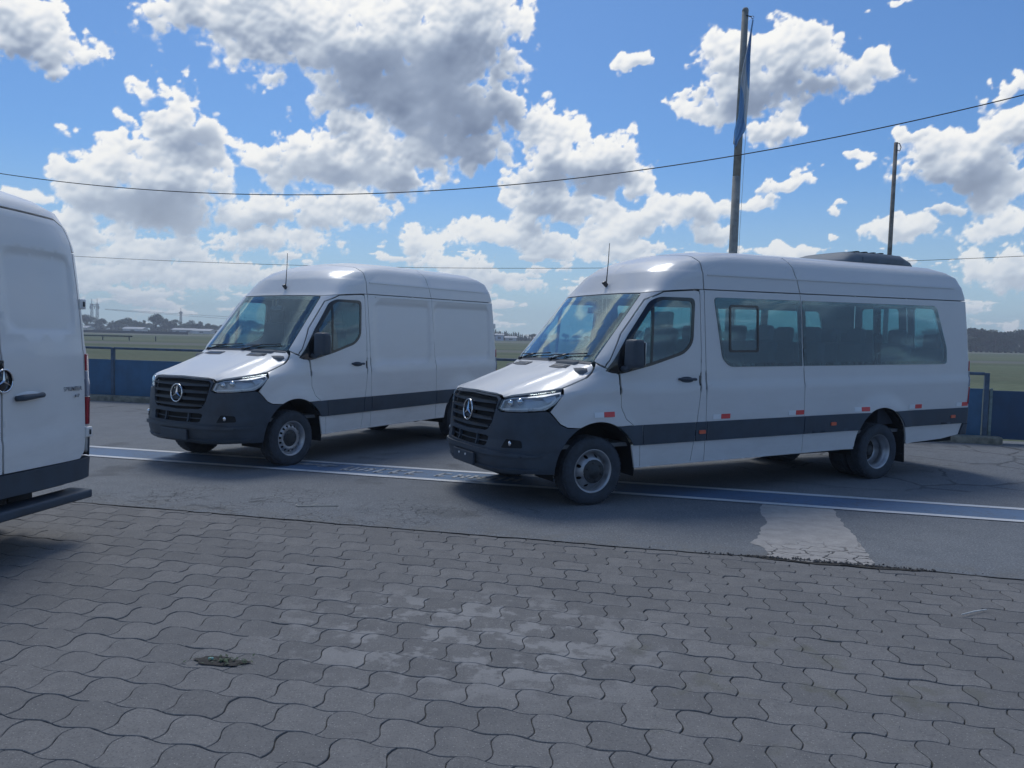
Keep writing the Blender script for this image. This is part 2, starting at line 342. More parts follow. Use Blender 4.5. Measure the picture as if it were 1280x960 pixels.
def in_poly(P, poly):
    x, y = P[:, 0], P[:, 1]; r = np.zeros(len(P), bool); n = len(poly)
    for i in range(n):
        x0, y0 = poly[i]; x1, y1 = poly[(i + 1) % n]
        if y0 == y1: continue
        c = ((y0 > y) != (y1 > y)) & (x < (x1 - x0) * (y - y0) / (y1 - y0) + x0); r ^= c
    return r
def offset_poly(p, g, fixed=None):
    p = np.asarray(p, float); n = len(p)
    ar = 0.5 * np.sum(p[:, 0] * np.roll(p[:, 1], -1) - np.roll(p[:, 0], -1) * p[:, 1])
    e0 = p - np.roll(p, 1, 0); e1 = np.roll(p, -1, 0) - p
    e0 /= np.linalg.norm(e0, axis=1)[:, None] + 1e-12; e1 /= np.linalg.norm(e1, axis=1)[:, None] + 1e-12
    n0 = np.stack([-e0[:, 1], e0[:, 0]], 1); n1 = np.stack([-e1[:, 1], e1[:, 0]], 1); b = n0 + n1
    b /= np.maximum(np.linalg.norm(b, axis=1)[:, None], 0.3); k = 1.0 / np.clip((b * n0).sum(1), 0.5, 1)
    q = p + b * k[:, None] * g * (1 if ar > 0 else -1)
    if fixed is not None:
        for axis, val in fixed:
            mk = np.abs(p[:, axis] - val) < 1e-5; q[mk, axis] = val
    return q
def triangulate(outer, holes, step, rows=(), extra=()):
    """constrained triangulation of a 2-D region with an inner grid -> points, triangles"""
    loops = [outer] + list(holes) + list(extra)
    V = [tuple(p) for l in loops for p in l]; Ed = []; o = 0
    for l in loops:
        n = len(l); Ed += [(o + i, o + (i + 1) % n) for i in range(n)]; o += n
    lo = np.min(outer, 0); hi = np.max(outer, 0)
    ys = list(np.arange(lo[1] + step * 0.5, hi[1], step)); ys = [y for y in ys if all(abs(y - r) > step * 0.4 for r in rows)] + [r for r in rows if lo[1] < r < hi[1]]
    nx = max(1, int((hi[0] - lo[0]) / step)); xs = lo[0] + (np.arange(nx) + 0.5) * (hi[0] - lo[0]) / nx
    G = np.array([(x, y) for y in sorted(ys) for x in xs]) if len(ys) else np.zeros((0, 2))
    if len(G):
        k = in_poly(G, outer)
        for h in holes: k &= ~in_poly(G, h)
        G = G[k]; B = np.array(V)
        if len(G):
            keep = np.ones(len(G), bool)
            for i in range(0, len(G), 400):
                dd = np.hypot(G[i:i + 400, None, 0] - B[None, :, 0], G[i:i + 400, None, 1] - B[None, :, 1]).min(1); keep[i:i + 400] = dd > step * 0.33
            G = G[keep]
        V += [tuple(g) for g in G]
    r = delaunay_2d_cdt([Vector(v) for v in V], Ed, [], 0, 1e-7)
    P = np.array([v[:] for v in r[0]]); T = np.array([f[:] for f in r[2] if len(f) == 3])
    c = P[T].mean(1); k = in_poly(c, outer)
    for h in holes: k &= ~in_poly(c, h)
    T = T[k]
    a = P[T]; ar = (a[:, 1, 0] - a[:, 0, 0]) * (a[:, 2, 1] - a[:, 0, 1]) - (a[:, 2, 0] - a[:, 0, 0]) * (a[:, 1, 1] - a[:, 0, 1])
    T = T[np.abs(ar) > 1e-9]; ar = ar[np.abs(ar) > 1e-9]; T[ar < 0] = T[ar < 0][:, ::-1]
    return P, T
def slab_mesh(name, P2, T, fo, fi, mats, open_edge=None, mirror=None, side=1):
    """outer skin + inner skin + rim; mirror(P2)->mask of vertices on the symmetry plane"""
    A = fo(P2); B = fi(P2)
    ed = {}
    for t in T:
        for a, b in ((t[0], t[1]), (t[1], t[2]), (t[2], t[0])): ed[(a, b)] = 1
    bd = [(a, b) for a, b in ed if (b, a) not in ed]
    if open_edge is not None: bd = [(a, b) for a, b in bd if not (open_edge[a] and open_edge[b])]
    n = len(P2); vs = [A, B]; bi = sorted({i for e in bd for i in e}); mp = {k: j for j, k in enumerate(bi)}
    vs += [A[bi], B[bi]]; m = len(bi)
    V = np.concatenate(vs); F = [tuple(t) for t in T] + [(t[2] + n, t[1] + n, t[0] + n) for t in T]
    MI = [0] * len(T) + [1] * len(T)
    for a, b in bd:
        F.append((2 * n + mp[b], 2 * n + mp[a], 2 * n + m + mp[a], 2 * n + m + mp[b])); MI.append(0)
    if side < 0:
        V = V * np.array([1, -1, 1]); F = [f[::-1] for f in F]
    if mirror is not None:
        mk = mirror(P2); msk = np.concatenate([mk, mk, np.zeros(2 * m, bool)])
        V[msk, 1] = 0.0
        idx = np.arange(len(V)); new = np.where(~msk)[0]; idx2 = np.array(idx); idx2[new] = len(V) + np.arange(len(new))
        V = np.concatenate([V, V[new] * np.array([1, -1, 1])]); F = F + [tuple(int(idx2[i]) for i in f)[::-1] for f in F]; MI = MI + MI
    me = bpy.data.meshes.new(name); me.from_pydata([tuple(v) for v in V], [], [tuple(int(i) for i in f) for f in F])
    for x in mats: me.materials.append(x)
    me.polygons.foreach_set('material_index', MI); me.polygons.foreach_set('use_smooth', [True] * len(F)); me.update()
    return me
def fillet(pts, r, n=4):
    """round the corners of a list of (x, y); r may be one radius or one per corner"""
    out = []; m = len(pts); rr = r if isinstance(r, (list, tuple)) else [r] * m
    for i in range(m):
        p = np.array(pts[i], float); a = np.array(pts[i - 1], float); b = np.array(pts[(i + 1) % m], float)
        la, lb = np.linalg.norm(a - p), np.linalg.norm(b - p); q = min(rr[i], la * 0.48, lb * 0.48)
        if q < 1e-4: out.append(tuple(p)); continue
        s, e = p + (a - p) / la * q, p + (b - p) / lb * q
        for k in range(n + 1):
            t = k / n; out.append(tuple(s * (1 - t) ** 2 + p * 2 * t * (1 - t) + e * t * t))
    return out
def arc(xc, zc, r, a0, a1, n=14): return [(xc + r * math.cos(R(a0 + (a1 - a0) * k / n)), zc + r * math.sin(R(a0 + (a1 - a0) * k / n))) for k in range(n + 1)]

# ------------------------------------------------------------------ the vans
LAMPIN = mat('lamp_reflector', (0.56, 0.58, 0.62), 0.4, 0.35)
# Skin of the body as a parametric surface: s runs from the nose centre line round the corner, along the side and
# round to the middle of the tail; v is the height on the side and goes on over the roof to its centre line.
SF, SR = 1.5, 1.2
class Body:
    def __init__(b, rear, wb, rake, recess=()):
        b.R, b.wb, b.rake, b.recess = rear, wb, rake, recess
        b.D = abs(rear) - 0.2; b.smax = SF + b.D + SR
        V = [0.30, 0.38, 0.58, 0.60, 0.82, 1.00, 1.19, 1.235, 1.40, 1.46, 1.80, 2.15, 2.235, 2.255, 2.43, 2.445, 2.55, 2.66, 2.78, 3.0, 3.25, 3.5]
        b.tw = (V, [.955, .970, .985, .992, 1.0, 1.006, 1.010, .996, .990, .987, .970, .952, .948, .940, .920, .907, .880, .830, .735, .53, .27, .0])
        b.tz = ([0.3, 2.445, 2.55, 2.66, 2.78, 3.0, 3.25, 3.5], [0.3, 2.445, 2.55, 2.62, 2.68, 2.72, 2.745, 2.75])
        b.txf = ([.30, .36, .42, .50, .60, .66, .76, 1.0, 1.08, 1.135, 1.17, 1.24, 1.32, 1.40, 1.45, 1.48, 2.20, 2.24, 2.445, 2.55, 2.66, 2.78, 3.0, 3.25, 3.5],
                 [.90, .95, .985, 1.0, .995, .975, .975, .945, .93, .89, .80, .60, .36, .10, -.03, -.055, -.68, -.72, -.86, -.98, -1.14, -1.36, -1.64, -1.85, -1.98])
        b.txr = ([.3, .83, .84, 1.46, 1.475, 1.7, 2.3, 2.445, 2.55, 2.66, 2.78, 3.0, 3.25, 3.5], [0, 0, .008, .012, .022, .035, .095, .125, .17, .26, .42, .70, .95, 1.10])
        b.tL = ([.3, 1.12, 1.2, 1.35, 1.47, 2.2, 2.4, 2.6, 2.8, 3.5], [.72, .72, .82, .85, .42, .42, .58, .8, .9, .7])
        b.tn = ([.3, 1.12, 1.2, 1.35, 1.47, 2.2, 2.4, 2.6, 2.8, 3.5], [2.8, 2.8, 2.6, 3.0, 5.0, 5.0, 4.0, 3.0, 2.6, 2.3])
        b.tLr = ([.3, 2.3, 2.55, 2.8, 3.5], [.12, .13, .20, .42, .50]); b.tnr = ([.3, 2.3, 2.6, 3.5], [3.0, 3.0, 2.8, 2.2])
        b.rows = V
    def lv(b, v):
        g = lambda t: np.interp(v, *t)
        return g(b.tw), g(b.tz), g(b.txf), b.R + g(b.txr), g(b.tL), g(b.tn), g(b.tLr), g(b.tnr)
    def base(b, s, v):
        w, z, xf, xr, L, n, Lr, nr = b.lv(v)
        ph = np.clip(s / SF, 1e-6, 1) * np.pi / 2; c, q = np.cos(ph), np.sin(ph); r = (np.abs(c) ** n + q ** n) ** (-1 / n)
        xa = xf - L + L * r * c; ya = w * r * q
        t = np.clip((s - SF) / b.D, 0, 1); xs = (xf - L) * (1 - t) + (xr + Lr) * t
        pr = np.clip((s - SF - b.D) / SR, 0, 1 - 1e-6) * np.pi / 2; c, q = np.cos(pr), np.sin(pr); r = (c ** nr + np.abs(q) ** nr) ** (-1 / nr)
        xb = xr + Lr - Lr * r * q; yb = w * r * c
        x = np.where(s <= SF, xa, np.where(s <= SF + b.D, xs, xb)); y = np.where(s <= SF, ya, np.where(s <= SF + b.D, w, yb))
        # wheel arch flares and pressed panels
        k = sm(np.abs(y), 0.5, 0.8)
        for xw in (-0.03, -b.wb):
            d = np.hypot(x - xw, (z - 0.37)); y = y + k * 0.030 * (1 - sm(d, 0.50, 0.70)) * (z > 0.3)
        for x0, x1, z0, z1, dep in b.recess:
            dx = np.minimum(x - x0, x1 - x); dz = np.minimum(z - z0, z1 - z); rc = 0.10
            dd = np.where((dx < rc) & (dz < rc), rc - np.hypot(rc - np.minimum(dx, rc), rc - np.minimum(dz, rc)), np.minimum(dx, dz))
            y = y - dep * sm(dd, 0.0, 0.014) * (np.abs(y) > 0.85)
        # pressed field in the rear doors
        dz = np.minimum(z - 1.60, 2.215 - z); dy = np.minimum(y - 0.07, 0.80 - y); rc = 0.12
        dd = np.where((dy < rc) & (dz < rc), rc - np.hypot(rc - np.minimum(dy, rc), rc - np.minimum(dz, rc)), np.minimum(dy, dz))
        x = x + 0.012 * sm(dd, 0, 0.018) * (s > SF + b.D)
        # bonnet: two soft ridges running back from the grille corners
        rid = np.exp(-((y - (0.50 + (0.9 - x) * 0.10)) / 0.05) ** 2) * (s < SF) * sm(v, 1.14, 1.2) * (1 - sm(v, 1.36, 1.43))
        z = z + 0.014 * rid
        return np.stack([x, y, z - b.rake * x], -1)
    def P(b, q, off=0.0):
        s, v = q[:, 0], q[:, 1]; e = 0.006
        p = b.base(s, v)
        ds = b.base(np.minimum(s + e, b.smax), v) - b.base(np.maximum(s - e, 0), v)
        dv = b.base(s, np.minimum(v + e, 3.499)) - b.base(s, v - e)
        n = np.cross(ds, dv); l = np.linalg.norm(n, axis=1)[:, None]; n = np.where(l > 1e-9, n / np.maximum(l, 1e-9), np.array([0, 0, 1.0]))
        n[(s < 1e-5) | (s > b.smax - 1e-5), 1] = 0
        return p + n * off
    def sv(b, k, a, v):
        w, z, xf, xr, L, n, Lr, nr = [float(t) for t in b.lv(v)]
        if k == 'p': return (a, v)
        if k == 'f':
            y = min(max(a / w, 1e-9), 1 - 1e-9)
            if a <= 1e-6: return (0.0, v)
            return (math.atan2(1, max(y ** -n - 1, 0) ** (1 / n)) / (math.pi / 2) * SF, v)
        if k == 'r':
            if a <= 1e-6: return (b.smax, v)
            y = min(max(a / w, 1e-9), 1 - 1e-9)
            return (SF + b.D + math.atan(max(y ** -nr - 1, 0) ** (1 / nr)) / (math.pi / 2) * SR, v)
        if a > xf - L:
            q = min((a - (xf - L)) / L, 1 - 1e-12)
            if a >= xf: return (0.0, v)
            return (math.atan(max(q ** -n - 1, 0) ** (1 / n)) / (math.pi / 2) * SF, v)
        if a < xr + Lr:
            q = min((xr + Lr - a) / Lr, 1 - 1e-9)
            return (SF + b.D + math.atan2(1, max(q ** -nr - 1, 0) ** (1 / nr)) / (math.pi / 2) * SR, v)
        return (SF + b.D * (xf - L - a) / (xf - L - xr - Lr), v)
    def loop(b, pts, seg=0.035):
        out = []; m = len(pts)
        for i in range(m):
            k0, a0, v0 = pts[i]; k1, a1, v1 = pts[(i + 1) % m]; A = b.sv(k0, a0, v0); B = b.sv(k1, a1, v1)
            n = max(1, int(math.hypot(A[0] - B[0], A[1] - B[1]) / seg))
            if A[0] == B[0] and A[0] in (0.0, b.smax): n = max(1, n // 2)
            for t in range(n):
                u = t / n
                q = b.sv(k0, a0 + (a1 - a0) * u, v0 + (v1 - v0) * u) if k0 == k1 else (A[0] + (B[0] - A[0]) * u, A[1] + (B[1] - A[1]) * u)
                if not out or math.hypot(q[0] - out[-1][0], q[1] - out[-1][1]) > 0.002: out.append(q)
        if math.hypot(out[0][0] - out[-1][0], out[0][1] - out[-1][1]) < 0.002: out.pop()
        return np.array(out)
    def skin(b, name, outer, parent, mats, holes=(), off=0.0, thick=0.02, step=0.075, gap=0.004, sym=False, sides=(1, -1), extra=(), seg=0.035):
        mats = mats if isinstance(mats, (list, tuple)) else [mats, mats]
        fx = [(0, 0.0), (0, b.smax), (1, 3.5)] if sym else None
        o = offset_poly(b.loop(outer, seg), gap, fx)
        if sym: o[:, 0] = np.clip(o[:, 0], 0, b.smax); o[:, 1] = np.minimum(o[:, 1], 3.5)
        hs = [offset_poly(b.loop(h, seg), -gap) for h in holes]; ex = [b.loop(h, seg) for h in extra]
        P2, T = triangulate(o, hs, step, b.rows, ex)
        plane = lambda q: (q[:, 0] < 1e-4) | (q[:, 0] > b.smax - 1e-4) | (q[:, 1] > 3.4999)
        res = []
        for sd in ((1,) if sym else sides):
            me = slab_mesh(name, P2, T, lambda q: b.P(q, off), lambda q: b.P(q, off - thick), mats, plane(P2) if sym else None, plane if sym else None, sd)
            res.append(link(name, me, parent))
        return res
S_ = lambda l: [('s', a, c) for a, c in l]
F_ = lambda l: [('f', a, c) for a, c in l]
R_ = lambda l: [('r', a, c) for a, c in l]

def star(mb, c, r, th=0.012, axis='x', mi=0, sgn=1, lean=0.0):
    """ring with a three-pointed star, facing +x (sgn 1) or -x"""
    cx, cy, cz = c
    Mt = Matrix.Translation(c) @ Matrix.Rotation(lean, 4, 'Y')
    n = 36; pts = [(0, r * math.cos(2 * math.pi * k / n), r * math.sin(2 * math.pi * k / n)) for k in range(n)]
    mb.tube([Mt @ Vector(p) for p in pts], r * 0.085, 8, mi, closed=True)
    for k in range(3):
        a = math.pi / 2 + k * 2 * math.pi / 3
        d = Vector((0, math.cos(a), math.sin(a))); e = Vector((0, -math.sin(a), math.cos(a)))
        tip = d * r; w = r * 0.15
        b0, b1 = e * w - d * w * 0.5, -e * w - d * w * 0.5
        top = Vector((th * sgn, 0, 0))
        vs = [b0, b1, tip, top * 1.0, -top * 0.4]
        mb.add(vs, [(0, 2, 3), (2, 1, 3), (1, 0, 3), (0, 4, 2), (2, 4, 1), (1, 4, 0)], mi, False, Mt)

def tyre_prof(r, w, rim):
    return [(rim - 0.012, w * 0.40), (rim + 0.004, w * 0.47), (rim + 0.03, w * 0.50), (r - 0.07, w * 0.53), (r - 0.035, w * 0.51), (r - 0.012, w * 0.44), (r - 0.002, w * 0.30), (r, 0.0), (r - 0.002, -w * 0.30), (r - 0.012, -w * 0.44), (r - 0.035, -w * 0.51), (r - 0.07, -w * 0.53), (rim + 0.03, -w * 0.5), (rim - 0.012, -w * 0.4)]
def tread(mb, r, w, n=44):
    for k in range(n):
        a = 2 * math.pi * k / n
        for y, dy in ((-0.36, 0.1), (-0.12, 0.18), (0.12, 0.18), (0.36, 0.1)):
            Mt = Matrix.Rotation(-a - (0.05 if y > 0 else 0), 4, 'Y') @ Matrix.Translation((r - 0.002, y * w, 0))
            x, yy, z = 0.004, dy * w * 0.5, 0.019
            mb.add([(sx * x, sy * yy, sz * z) for sz in (-1, 1) for sy in (-1, 1) for sx in (-1, 1)], [(0, 2, 3, 1), (4, 5, 7, 6), (0, 1, 5, 4), (2, 6, 7, 3), (1, 3, 7, 5)], 0, False, Mt)
def disc_face(name, r0, r1, prof, holes, mats, thick=0.006, step=0.03):
    """annular wheel disc with real openings; prof(r) -> y"""
    o = np.array([(r1 * math.cos(2 * math.pi * k / 56), r1 * math.sin(2 * math.pi * k / 56)) for k in range(56)])
    i = np.array([(r0 * math.cos(2 * math.pi * k / 32), r0 * math.sin(2 * math.pi * k / 32)) for k in range(32)])
    P2, T = triangulate(o, [i] + [np.array(h) for h in holes], step)
    f = lambda off: (lambda q: np.stack([q[:, 0], prof(np.hypot(q[:, 0], q[:, 1])) + off, q[:, 1]], -1))
    T = T[:, ::-1]
    return slab_mesh(name, P2, T, f(0), f(-thick), mats)
WHEELS = {}
def wheel(parent, x, yc, side, kind):
    """kind: 'van' slotted steel wheel, 'dome' front wheel of the bus, 'dish' twin rear wheel"""
    w = empty('wheel', (0, 0, 0)); w.parent = parent; w.location = (x, yc, 0.352); w.rotation_euler = (0, random.uniform(-1, 1), 0 if side > 0 else math.pi)
    if kind not in WHEELS:
        L = []; r, tw, rim = 0.356, 0.225, 0.222
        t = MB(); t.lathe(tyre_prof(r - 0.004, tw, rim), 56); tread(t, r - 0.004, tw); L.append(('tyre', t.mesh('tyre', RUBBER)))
        if kind == 'van':
            m = MB(); m.lathe([(rim - 0.012, -0.09), (rim - 0.03, -0.06), (rim - 0.035, 0.05), (rim - 0.018, 0.075), (rim - 0.002, 0.088), (rim + 0.008, 0.096), (rim + 0.006, 0.104), (rim - 0.006, 0.102), (rim - 0.018, 0.09), (rim - 0.034, 0.06), (0.185, 0.05)], 48)
            L.append(('rim', m.mesh('rim', STEEL)))
            hs = []
            for k in range(16):
                a = 2 * math.pi * k / 16; c, s_ = math.cos(a), math.sin(a)
                hs.append([(c * rr - s_ * tt, s_ * rr + c * tt) for rr, tt in fillet([(0.145, -0.012), (0.172, -0.016), (0.172, 0.016), (0.145, 0.012)], 0.006, 2)])
            pr = lambda q: np.interp(q, [0.06, 0.10, 0.125, 0.138, 0.175, 0.19], [0.055, 0.06, 0.082, 0.080, 0.055, 0.048])
            L.append(('wheel_disc', disc_face('wheel_disc', 0.07, 0.190, pr, hs, [STEEL, UNDER])))
            m = MB(); m.lathe([(0.108, 0.066), (0.10, 0.078), (0.09, 0.083), (0.05, 0.085), (0.0, 0.087)], 32)
            for k in range(6):
                a = 2 * math.pi * k / 6; m.sphere((0.075 * math.cos(a), 0.084, 0.075 * math.sin(a)), 0.011, 8)
            L.append(('hub_cap', m.mesh('hub_cap', DARKM)))
        elif kind == 'dome':
            m = MB(); m.lathe([(rim - 0.012, -0.09), (rim - 0.03, -0.06), (rim - 0.035, 0.04), (rim - 0.02, 0.07), (rim - 0.002, 0.086), (rim + 0.010, 0.096), (rim + 0.008, 0.106), (rim - 0.006, 0.104), (rim - 0.02, 0.09), (rim - 0.034, 0.045), (0.185, 0.03)], 48)
            L.append(('rim', m.mesh('rim', STEEL)))
            hs = []
            for k in range(8):
                a = 2 * math.pi * k / 8; hs.append([(0.158 * math.cos(a) + 0.017 * math.cos(b), 0.158 * math.sin(a) + 0.017 * math.sin(b)) for b in [2 * math.pi * j / 14 for j in range(14)]])
            pr = lambda q: np.interp(q, [0.06, 0.12, 0.132, 0.145, 0.178, 0.19], [0.115, 0.118, 0.112, 0.088, 0.035, 0.028])
            L.append(('wheel_disc', disc_face('wheel_disc', 0.08, 0.190, pr, hs, [STEEL, UNDER])))
            m = MB(); m.lathe([(0.122, 0.112), (0.120, 0.124), (0.112, 0.127), (0.075, 0.124), (0.06, 0.13), (0.05, 0.145), (0.0, 0.147)], 32)
            for k in range(6):
                a = 2 * math.pi * k / 6; m.lathe([(0.014, 0.12), (0.013, 0.140), (0.0, 0.142)], 6, 0, Matrix.Translation((0.092 * math.cos(a), 0, 0.092 * math.sin(a))))
            L.append(('hub_cap', m.mesh('hub_cap', DARKM)))
        else:
            m = MB(); m.lathe([(rim - 0.012, -0.10), (rim - 0.035, -0.07), (rim - 0.05, -0.02), (rim - 0.045, 0.04), (rim - 0.02, 0.066), (rim - 0.004, 0.082), (rim + 0.008, 0.092), (rim + 0.006, 0.101), (rim - 0.006, 0.099), (rim - 0.02, 0.084), (rim - 0.032, 0.05), (rim - 0.045, 0.0), (0.165, -0.055), (0.15, -0.075)], 48)
            L.append(('rim', m.mesh('rim', STEEL)))
            hs = []
            for k in range(6):
                a = 2 * math.pi * k / 6; hs.append([(0.128 * math.cos(a) + 0.018 * math.cos(b), 0.128 * math.sin(a) + 0.018 * math.sin(b)) for b in [2 * math.pi * j / 12 for j in range(12)]])
            pr = lambda q: np.interp(q, [0.05, 0.10, 0.115, 0.155], [-0.105, -0.10, -0.095, -0.072])
            L.append(('wheel_disc', disc_face('wheel_disc', 0.06, 0.155, pr, hs, [STEEL, UNDER])))
            m = MB(); m.lathe([(0.066, -0.104), (0.062, -0.03), (0.050, -0.012), (0.0, -0.01)], 24)
            for k in range(6):
                a = 2 * math.pi * k / 6; m.lathe([(0.013, -0.10), (0.012, -0.075), (0.0, -0.073)], 6, 0, Matrix.Translation((0.085 * math.cos(a), 0, 0.085 * math.sin(a))))
            L.append(('hub', m.mesh('hub', DARKM)))
        m = MB(); m.lathe([(0.20, -0.085), (0.14, -0.08), (0.0, -0.08)], 24); L.append(('brake_drum', m.mesh('brake_drum', UNDER)))
        WHEELS[kind] = L
    for nm, me in WHEELS[kind]: link(nm, me, w)
    return w

def build_van(name, rear, wb, rake, bus, paint_m):
    rec = () if bus else ((-2.80, -1.54, 1.26, 2.14, 0.010), (-4.46, -2.90, 1.26, 2.14, 0.010))
    b = Body(rear, wb, rake, rec); root = empty(name, (0, 0, 0)); BP = [paint_m, TRIM]; Rr = rear; wbx = -wb
    zc0, zc1 = 0.593, 0.803
    sk = lambda *a, **k: b.skin(*a[:2], root, *a[2:], **k)
    # ---- front end
    archF = arc(-0.03, 0.37, 0.485, -3, 62.5)
    head = [('f', .565, .99), ('f', .60, 1.085), ('f', .68, 1.118), ('s', .66, 1.145), ('s', .36, 1.19), ('s', .40, 1.12), ('s', .47, 1.04), ('s', .56, .99), ('f', .80, .972), ('f', .61, .968)]
    fend = S_([(.194, .803), (.34, .815), (.41, .85), (.52, .975), (.47, 1.035), (.40, 1.12), (.355, 1.197), (.25, 1.232), (.07, 1.298), (-.01, 1.345), (-.055, 1.41)]) + [('f', .835, 1.452)] + \
           S_([(-.14, 1.405), (-.29, 1.34), (-.31, 1.0), (-.37, .875), (-.47, .803)]) + S_(arc(-0.03, 0.37, 0.485, 117.5, 62.5))[0:-1]
    sk('front_fender', fend, BP, step=0.05)
    hood = F_([(0, 1.142), (.45, 1.134), (.56, 1.122), (.60, 1.10)]) + [('f', .68, 1.128), ('s', .66, 1.155), ('s', .355, 1.205)] + S_([(.25, 1.240), (.07, 1.306), (-.01, 1.352), (-.052, 1.415)]) + F_([(.80, 1.448), (.4, 1.456), (0, 1.458)])
    sk('bonnet', hood, BP, step=0.035, sym=True)
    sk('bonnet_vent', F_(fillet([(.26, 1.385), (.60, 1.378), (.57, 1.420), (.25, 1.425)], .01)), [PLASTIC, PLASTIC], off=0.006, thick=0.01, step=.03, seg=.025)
    sk('vent_fin', F_([(.28, 1.400), (.57, 1.394), (.57, 1.402), (.28, 1.407)]), [GLOSSB, GLOSSB], off=0.010, thick=0.006, gap=0, step=.03, seg=.02)
    ws = F_([(0, 1.47), (.5, 1.466), (.80, 1.455), (.812, 1.47), (.755, 2.165), (.73, 2.19), (.4, 2.20), (0, 2.203)])
    sk('windscreen', ws, [CGLASS, CGLASS], off=0.002, thick=0.005, step=0.06, sym=True, gap=0.006)
    sk('windscreen_seal', F_([(0, 1.47), (.5, 1.466), (.80, 1.455), (.812, 1.47), (.755, 2.165), (.73, 2.19), (.4, 2.20), (0, 2.203), (0, 2.15), (.40, 2.148), (.70, 2.135), (.76, 1.53), (.74, 1.515), (.5, 1.525), (0, 1.53)]), [GLOSSB, GLOSSB], off=-0.006, thick=0.004, step=0.06, sym=True, gap=0.003)
    sk('cowl', F_([(0, 1.440), (.5, 1.436), (.80, 1.430), (.80, 1.458), (.5, 1.472), (0, 1.476)]), [PLASTIC, PLASTIC], off=0.006, thick=0.02, sym=True, step=.03)
    pil = F_([(.835, 1.452), (.812, 1.47), (.755, 2.165), (.74, 2.195)]) + S_([(-.86, 2.213), (-.675, 2.125), (-.36, 1.755), (-.14, 1.415)])
    sk('windscreen_pillar', pil, BP, step=0.05)
    for w0, w1, zz in ((0.02, 0.66, 0.0), (-0.70, -0.06, 0.012)):
        m = MB(); pts = []
        for k in range(7):
            y = w0 + (w1 - w0) * k / 6; q = b.P(np.array([b.sv('f', abs(y), 1.50 + 0.03 * k / 6 - zz)]), 0.022)[0]; pts.append((q[0], math.copysign(q[1], y), q[2]))
        m.tube(pts, 0.008, 6); q = pts[0]; m.tube([(q[0] + 0.02, q[1], q[2] - 0.05), (q[0] + 0.02, q[1] + 0.16, q[2] - 0.012), pts[3]], 0.010, 6); m.box((q[0] + 0.02, q[1], q[2] - 0.05), (0.06, 0.06, 0.04), bev=0.012)
        m.build('wiper', GLOSSB, root)
    bump = F_([(0, .335), (.5, .325), (.86, .345)]) + S_([(.52, .345)] + archF) + S_([(.34, .812), (.41, .845), (.525, .970)]) + [('s', .56, .982), ('f', .80, .964), ('f', .60, .960), ('f', .552, .985), ('f', .585, 1.09), ('f', .52, 1.118), ('f', .3, 1.128)] + \
           F_([(0, 1.133), (0, 1.112), (.50, 1.098), (.545, 1.07), (.53, .98), (.50, .85), (.45, .775), (.40, .760), (0, .745), (0, .695), (.42, .703), (.46, .690), (.44, .612), (.40, .600), (0, .592)])
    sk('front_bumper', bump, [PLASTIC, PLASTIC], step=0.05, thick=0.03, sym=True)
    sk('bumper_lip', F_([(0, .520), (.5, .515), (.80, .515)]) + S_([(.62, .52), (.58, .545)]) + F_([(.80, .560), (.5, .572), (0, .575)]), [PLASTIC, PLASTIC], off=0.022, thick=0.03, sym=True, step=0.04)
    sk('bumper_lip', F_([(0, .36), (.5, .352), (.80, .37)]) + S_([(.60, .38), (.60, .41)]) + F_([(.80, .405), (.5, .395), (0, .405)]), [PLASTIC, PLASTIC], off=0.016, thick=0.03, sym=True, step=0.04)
    sk('grille_backing', F_([(0, .745), (.45, .76), (.54, .86), (.57, 1.09), (.3, 1.115), (0, 1.12)]), [UNDER, UNDER], off=-0.05, thick=0.01, sym=True, gap=-0.01)
    sk('intake_backing', F_([(0, .585), (.47, .595), (.48, .71), (0, .705)]), [UNDER, UNDER], off=-0.06, thick=0.01, sym=True, gap=-0.01)
    for i, (z0, h, y1) in enumerate(((1.052, .034, .525), (.968, .038, .515), (.884, .038, .495), (.803, .032, .455))):
        sk('grille_slat', F_([(0, z0 - h / 2 - .008), (y1, z0 - h / 2), (y1, z0 + h / 2 - .008), (0, z0 + h / 2)]), [PLASTIC, PLASTIC], off=-0.002, thick=0.03, sym=True, gap=0, step=0.05)
        sk('slat_edge', F_([(0, z0 + h / 2 - .008), (y1, z0 + h / 2 - .016), (y1, z0 + h / 2 - .008), (0, z0 + h / 2)]), [DARKM, DARKM], off=0.008, thick=0.012, sym=True, gap=0, step=0.06)
    sk('intake_bar', F_([(0, .640), (.44, .648), (.44, .657), (0, .650)]), [PLASTIC, PLASTIC], off=-0.03, thick=0.02, sym=True, gap=0)
    for y in (0.22,):
        sk('intake_post', F_([(y - .012, .60), (y + .012, .60), (y + .012, .70), (y - .012, .70)]), [PLASTIC, PLASTIC], off=-0.015, thick=0.03, gap=0)
    m = MB(); cf = b.base(np.array([0.0]), np.array([0.935]))[0]
    star(m, (cf[0] + 0.012, 0, cf[2]), 0.108, 0.016, lean=-0.1); m.build('star_emblem', CHROME, root)
    m = MB(); m.lathe([(0.0, 0.012), (0.095, 0.010), (0.105, 0.0), (0.1, -0.03)], 28, 0, Matrix.Translation((cf[0] - 0.018, 0, cf[2])) @ Matrix.Rotation(-math.pi / 2, 4, 'Z')); m.build('emblem_disc', GLOSSB, root)
    sk('fog_lamp_dark_plate', F_(fillet([(.66, .600), (.86, .610), (.84, .690), (.70, .700)], .02)), [UNDER, UNDER], off=0.004, thick=0.01, step=0.04)  # raised dark plate standing in for the shade of a recess
    for sd in (1, -1):
        q = b.P(np.array([b.sv('f', .745, .650)]), 0.006)[0]; m = MB(); m.sphere((q[0], q[1] * sd, q[2]), 0.030, 12, sc=(0.5, 1, 1)); m.build('fog_lamp', CHROME, root)
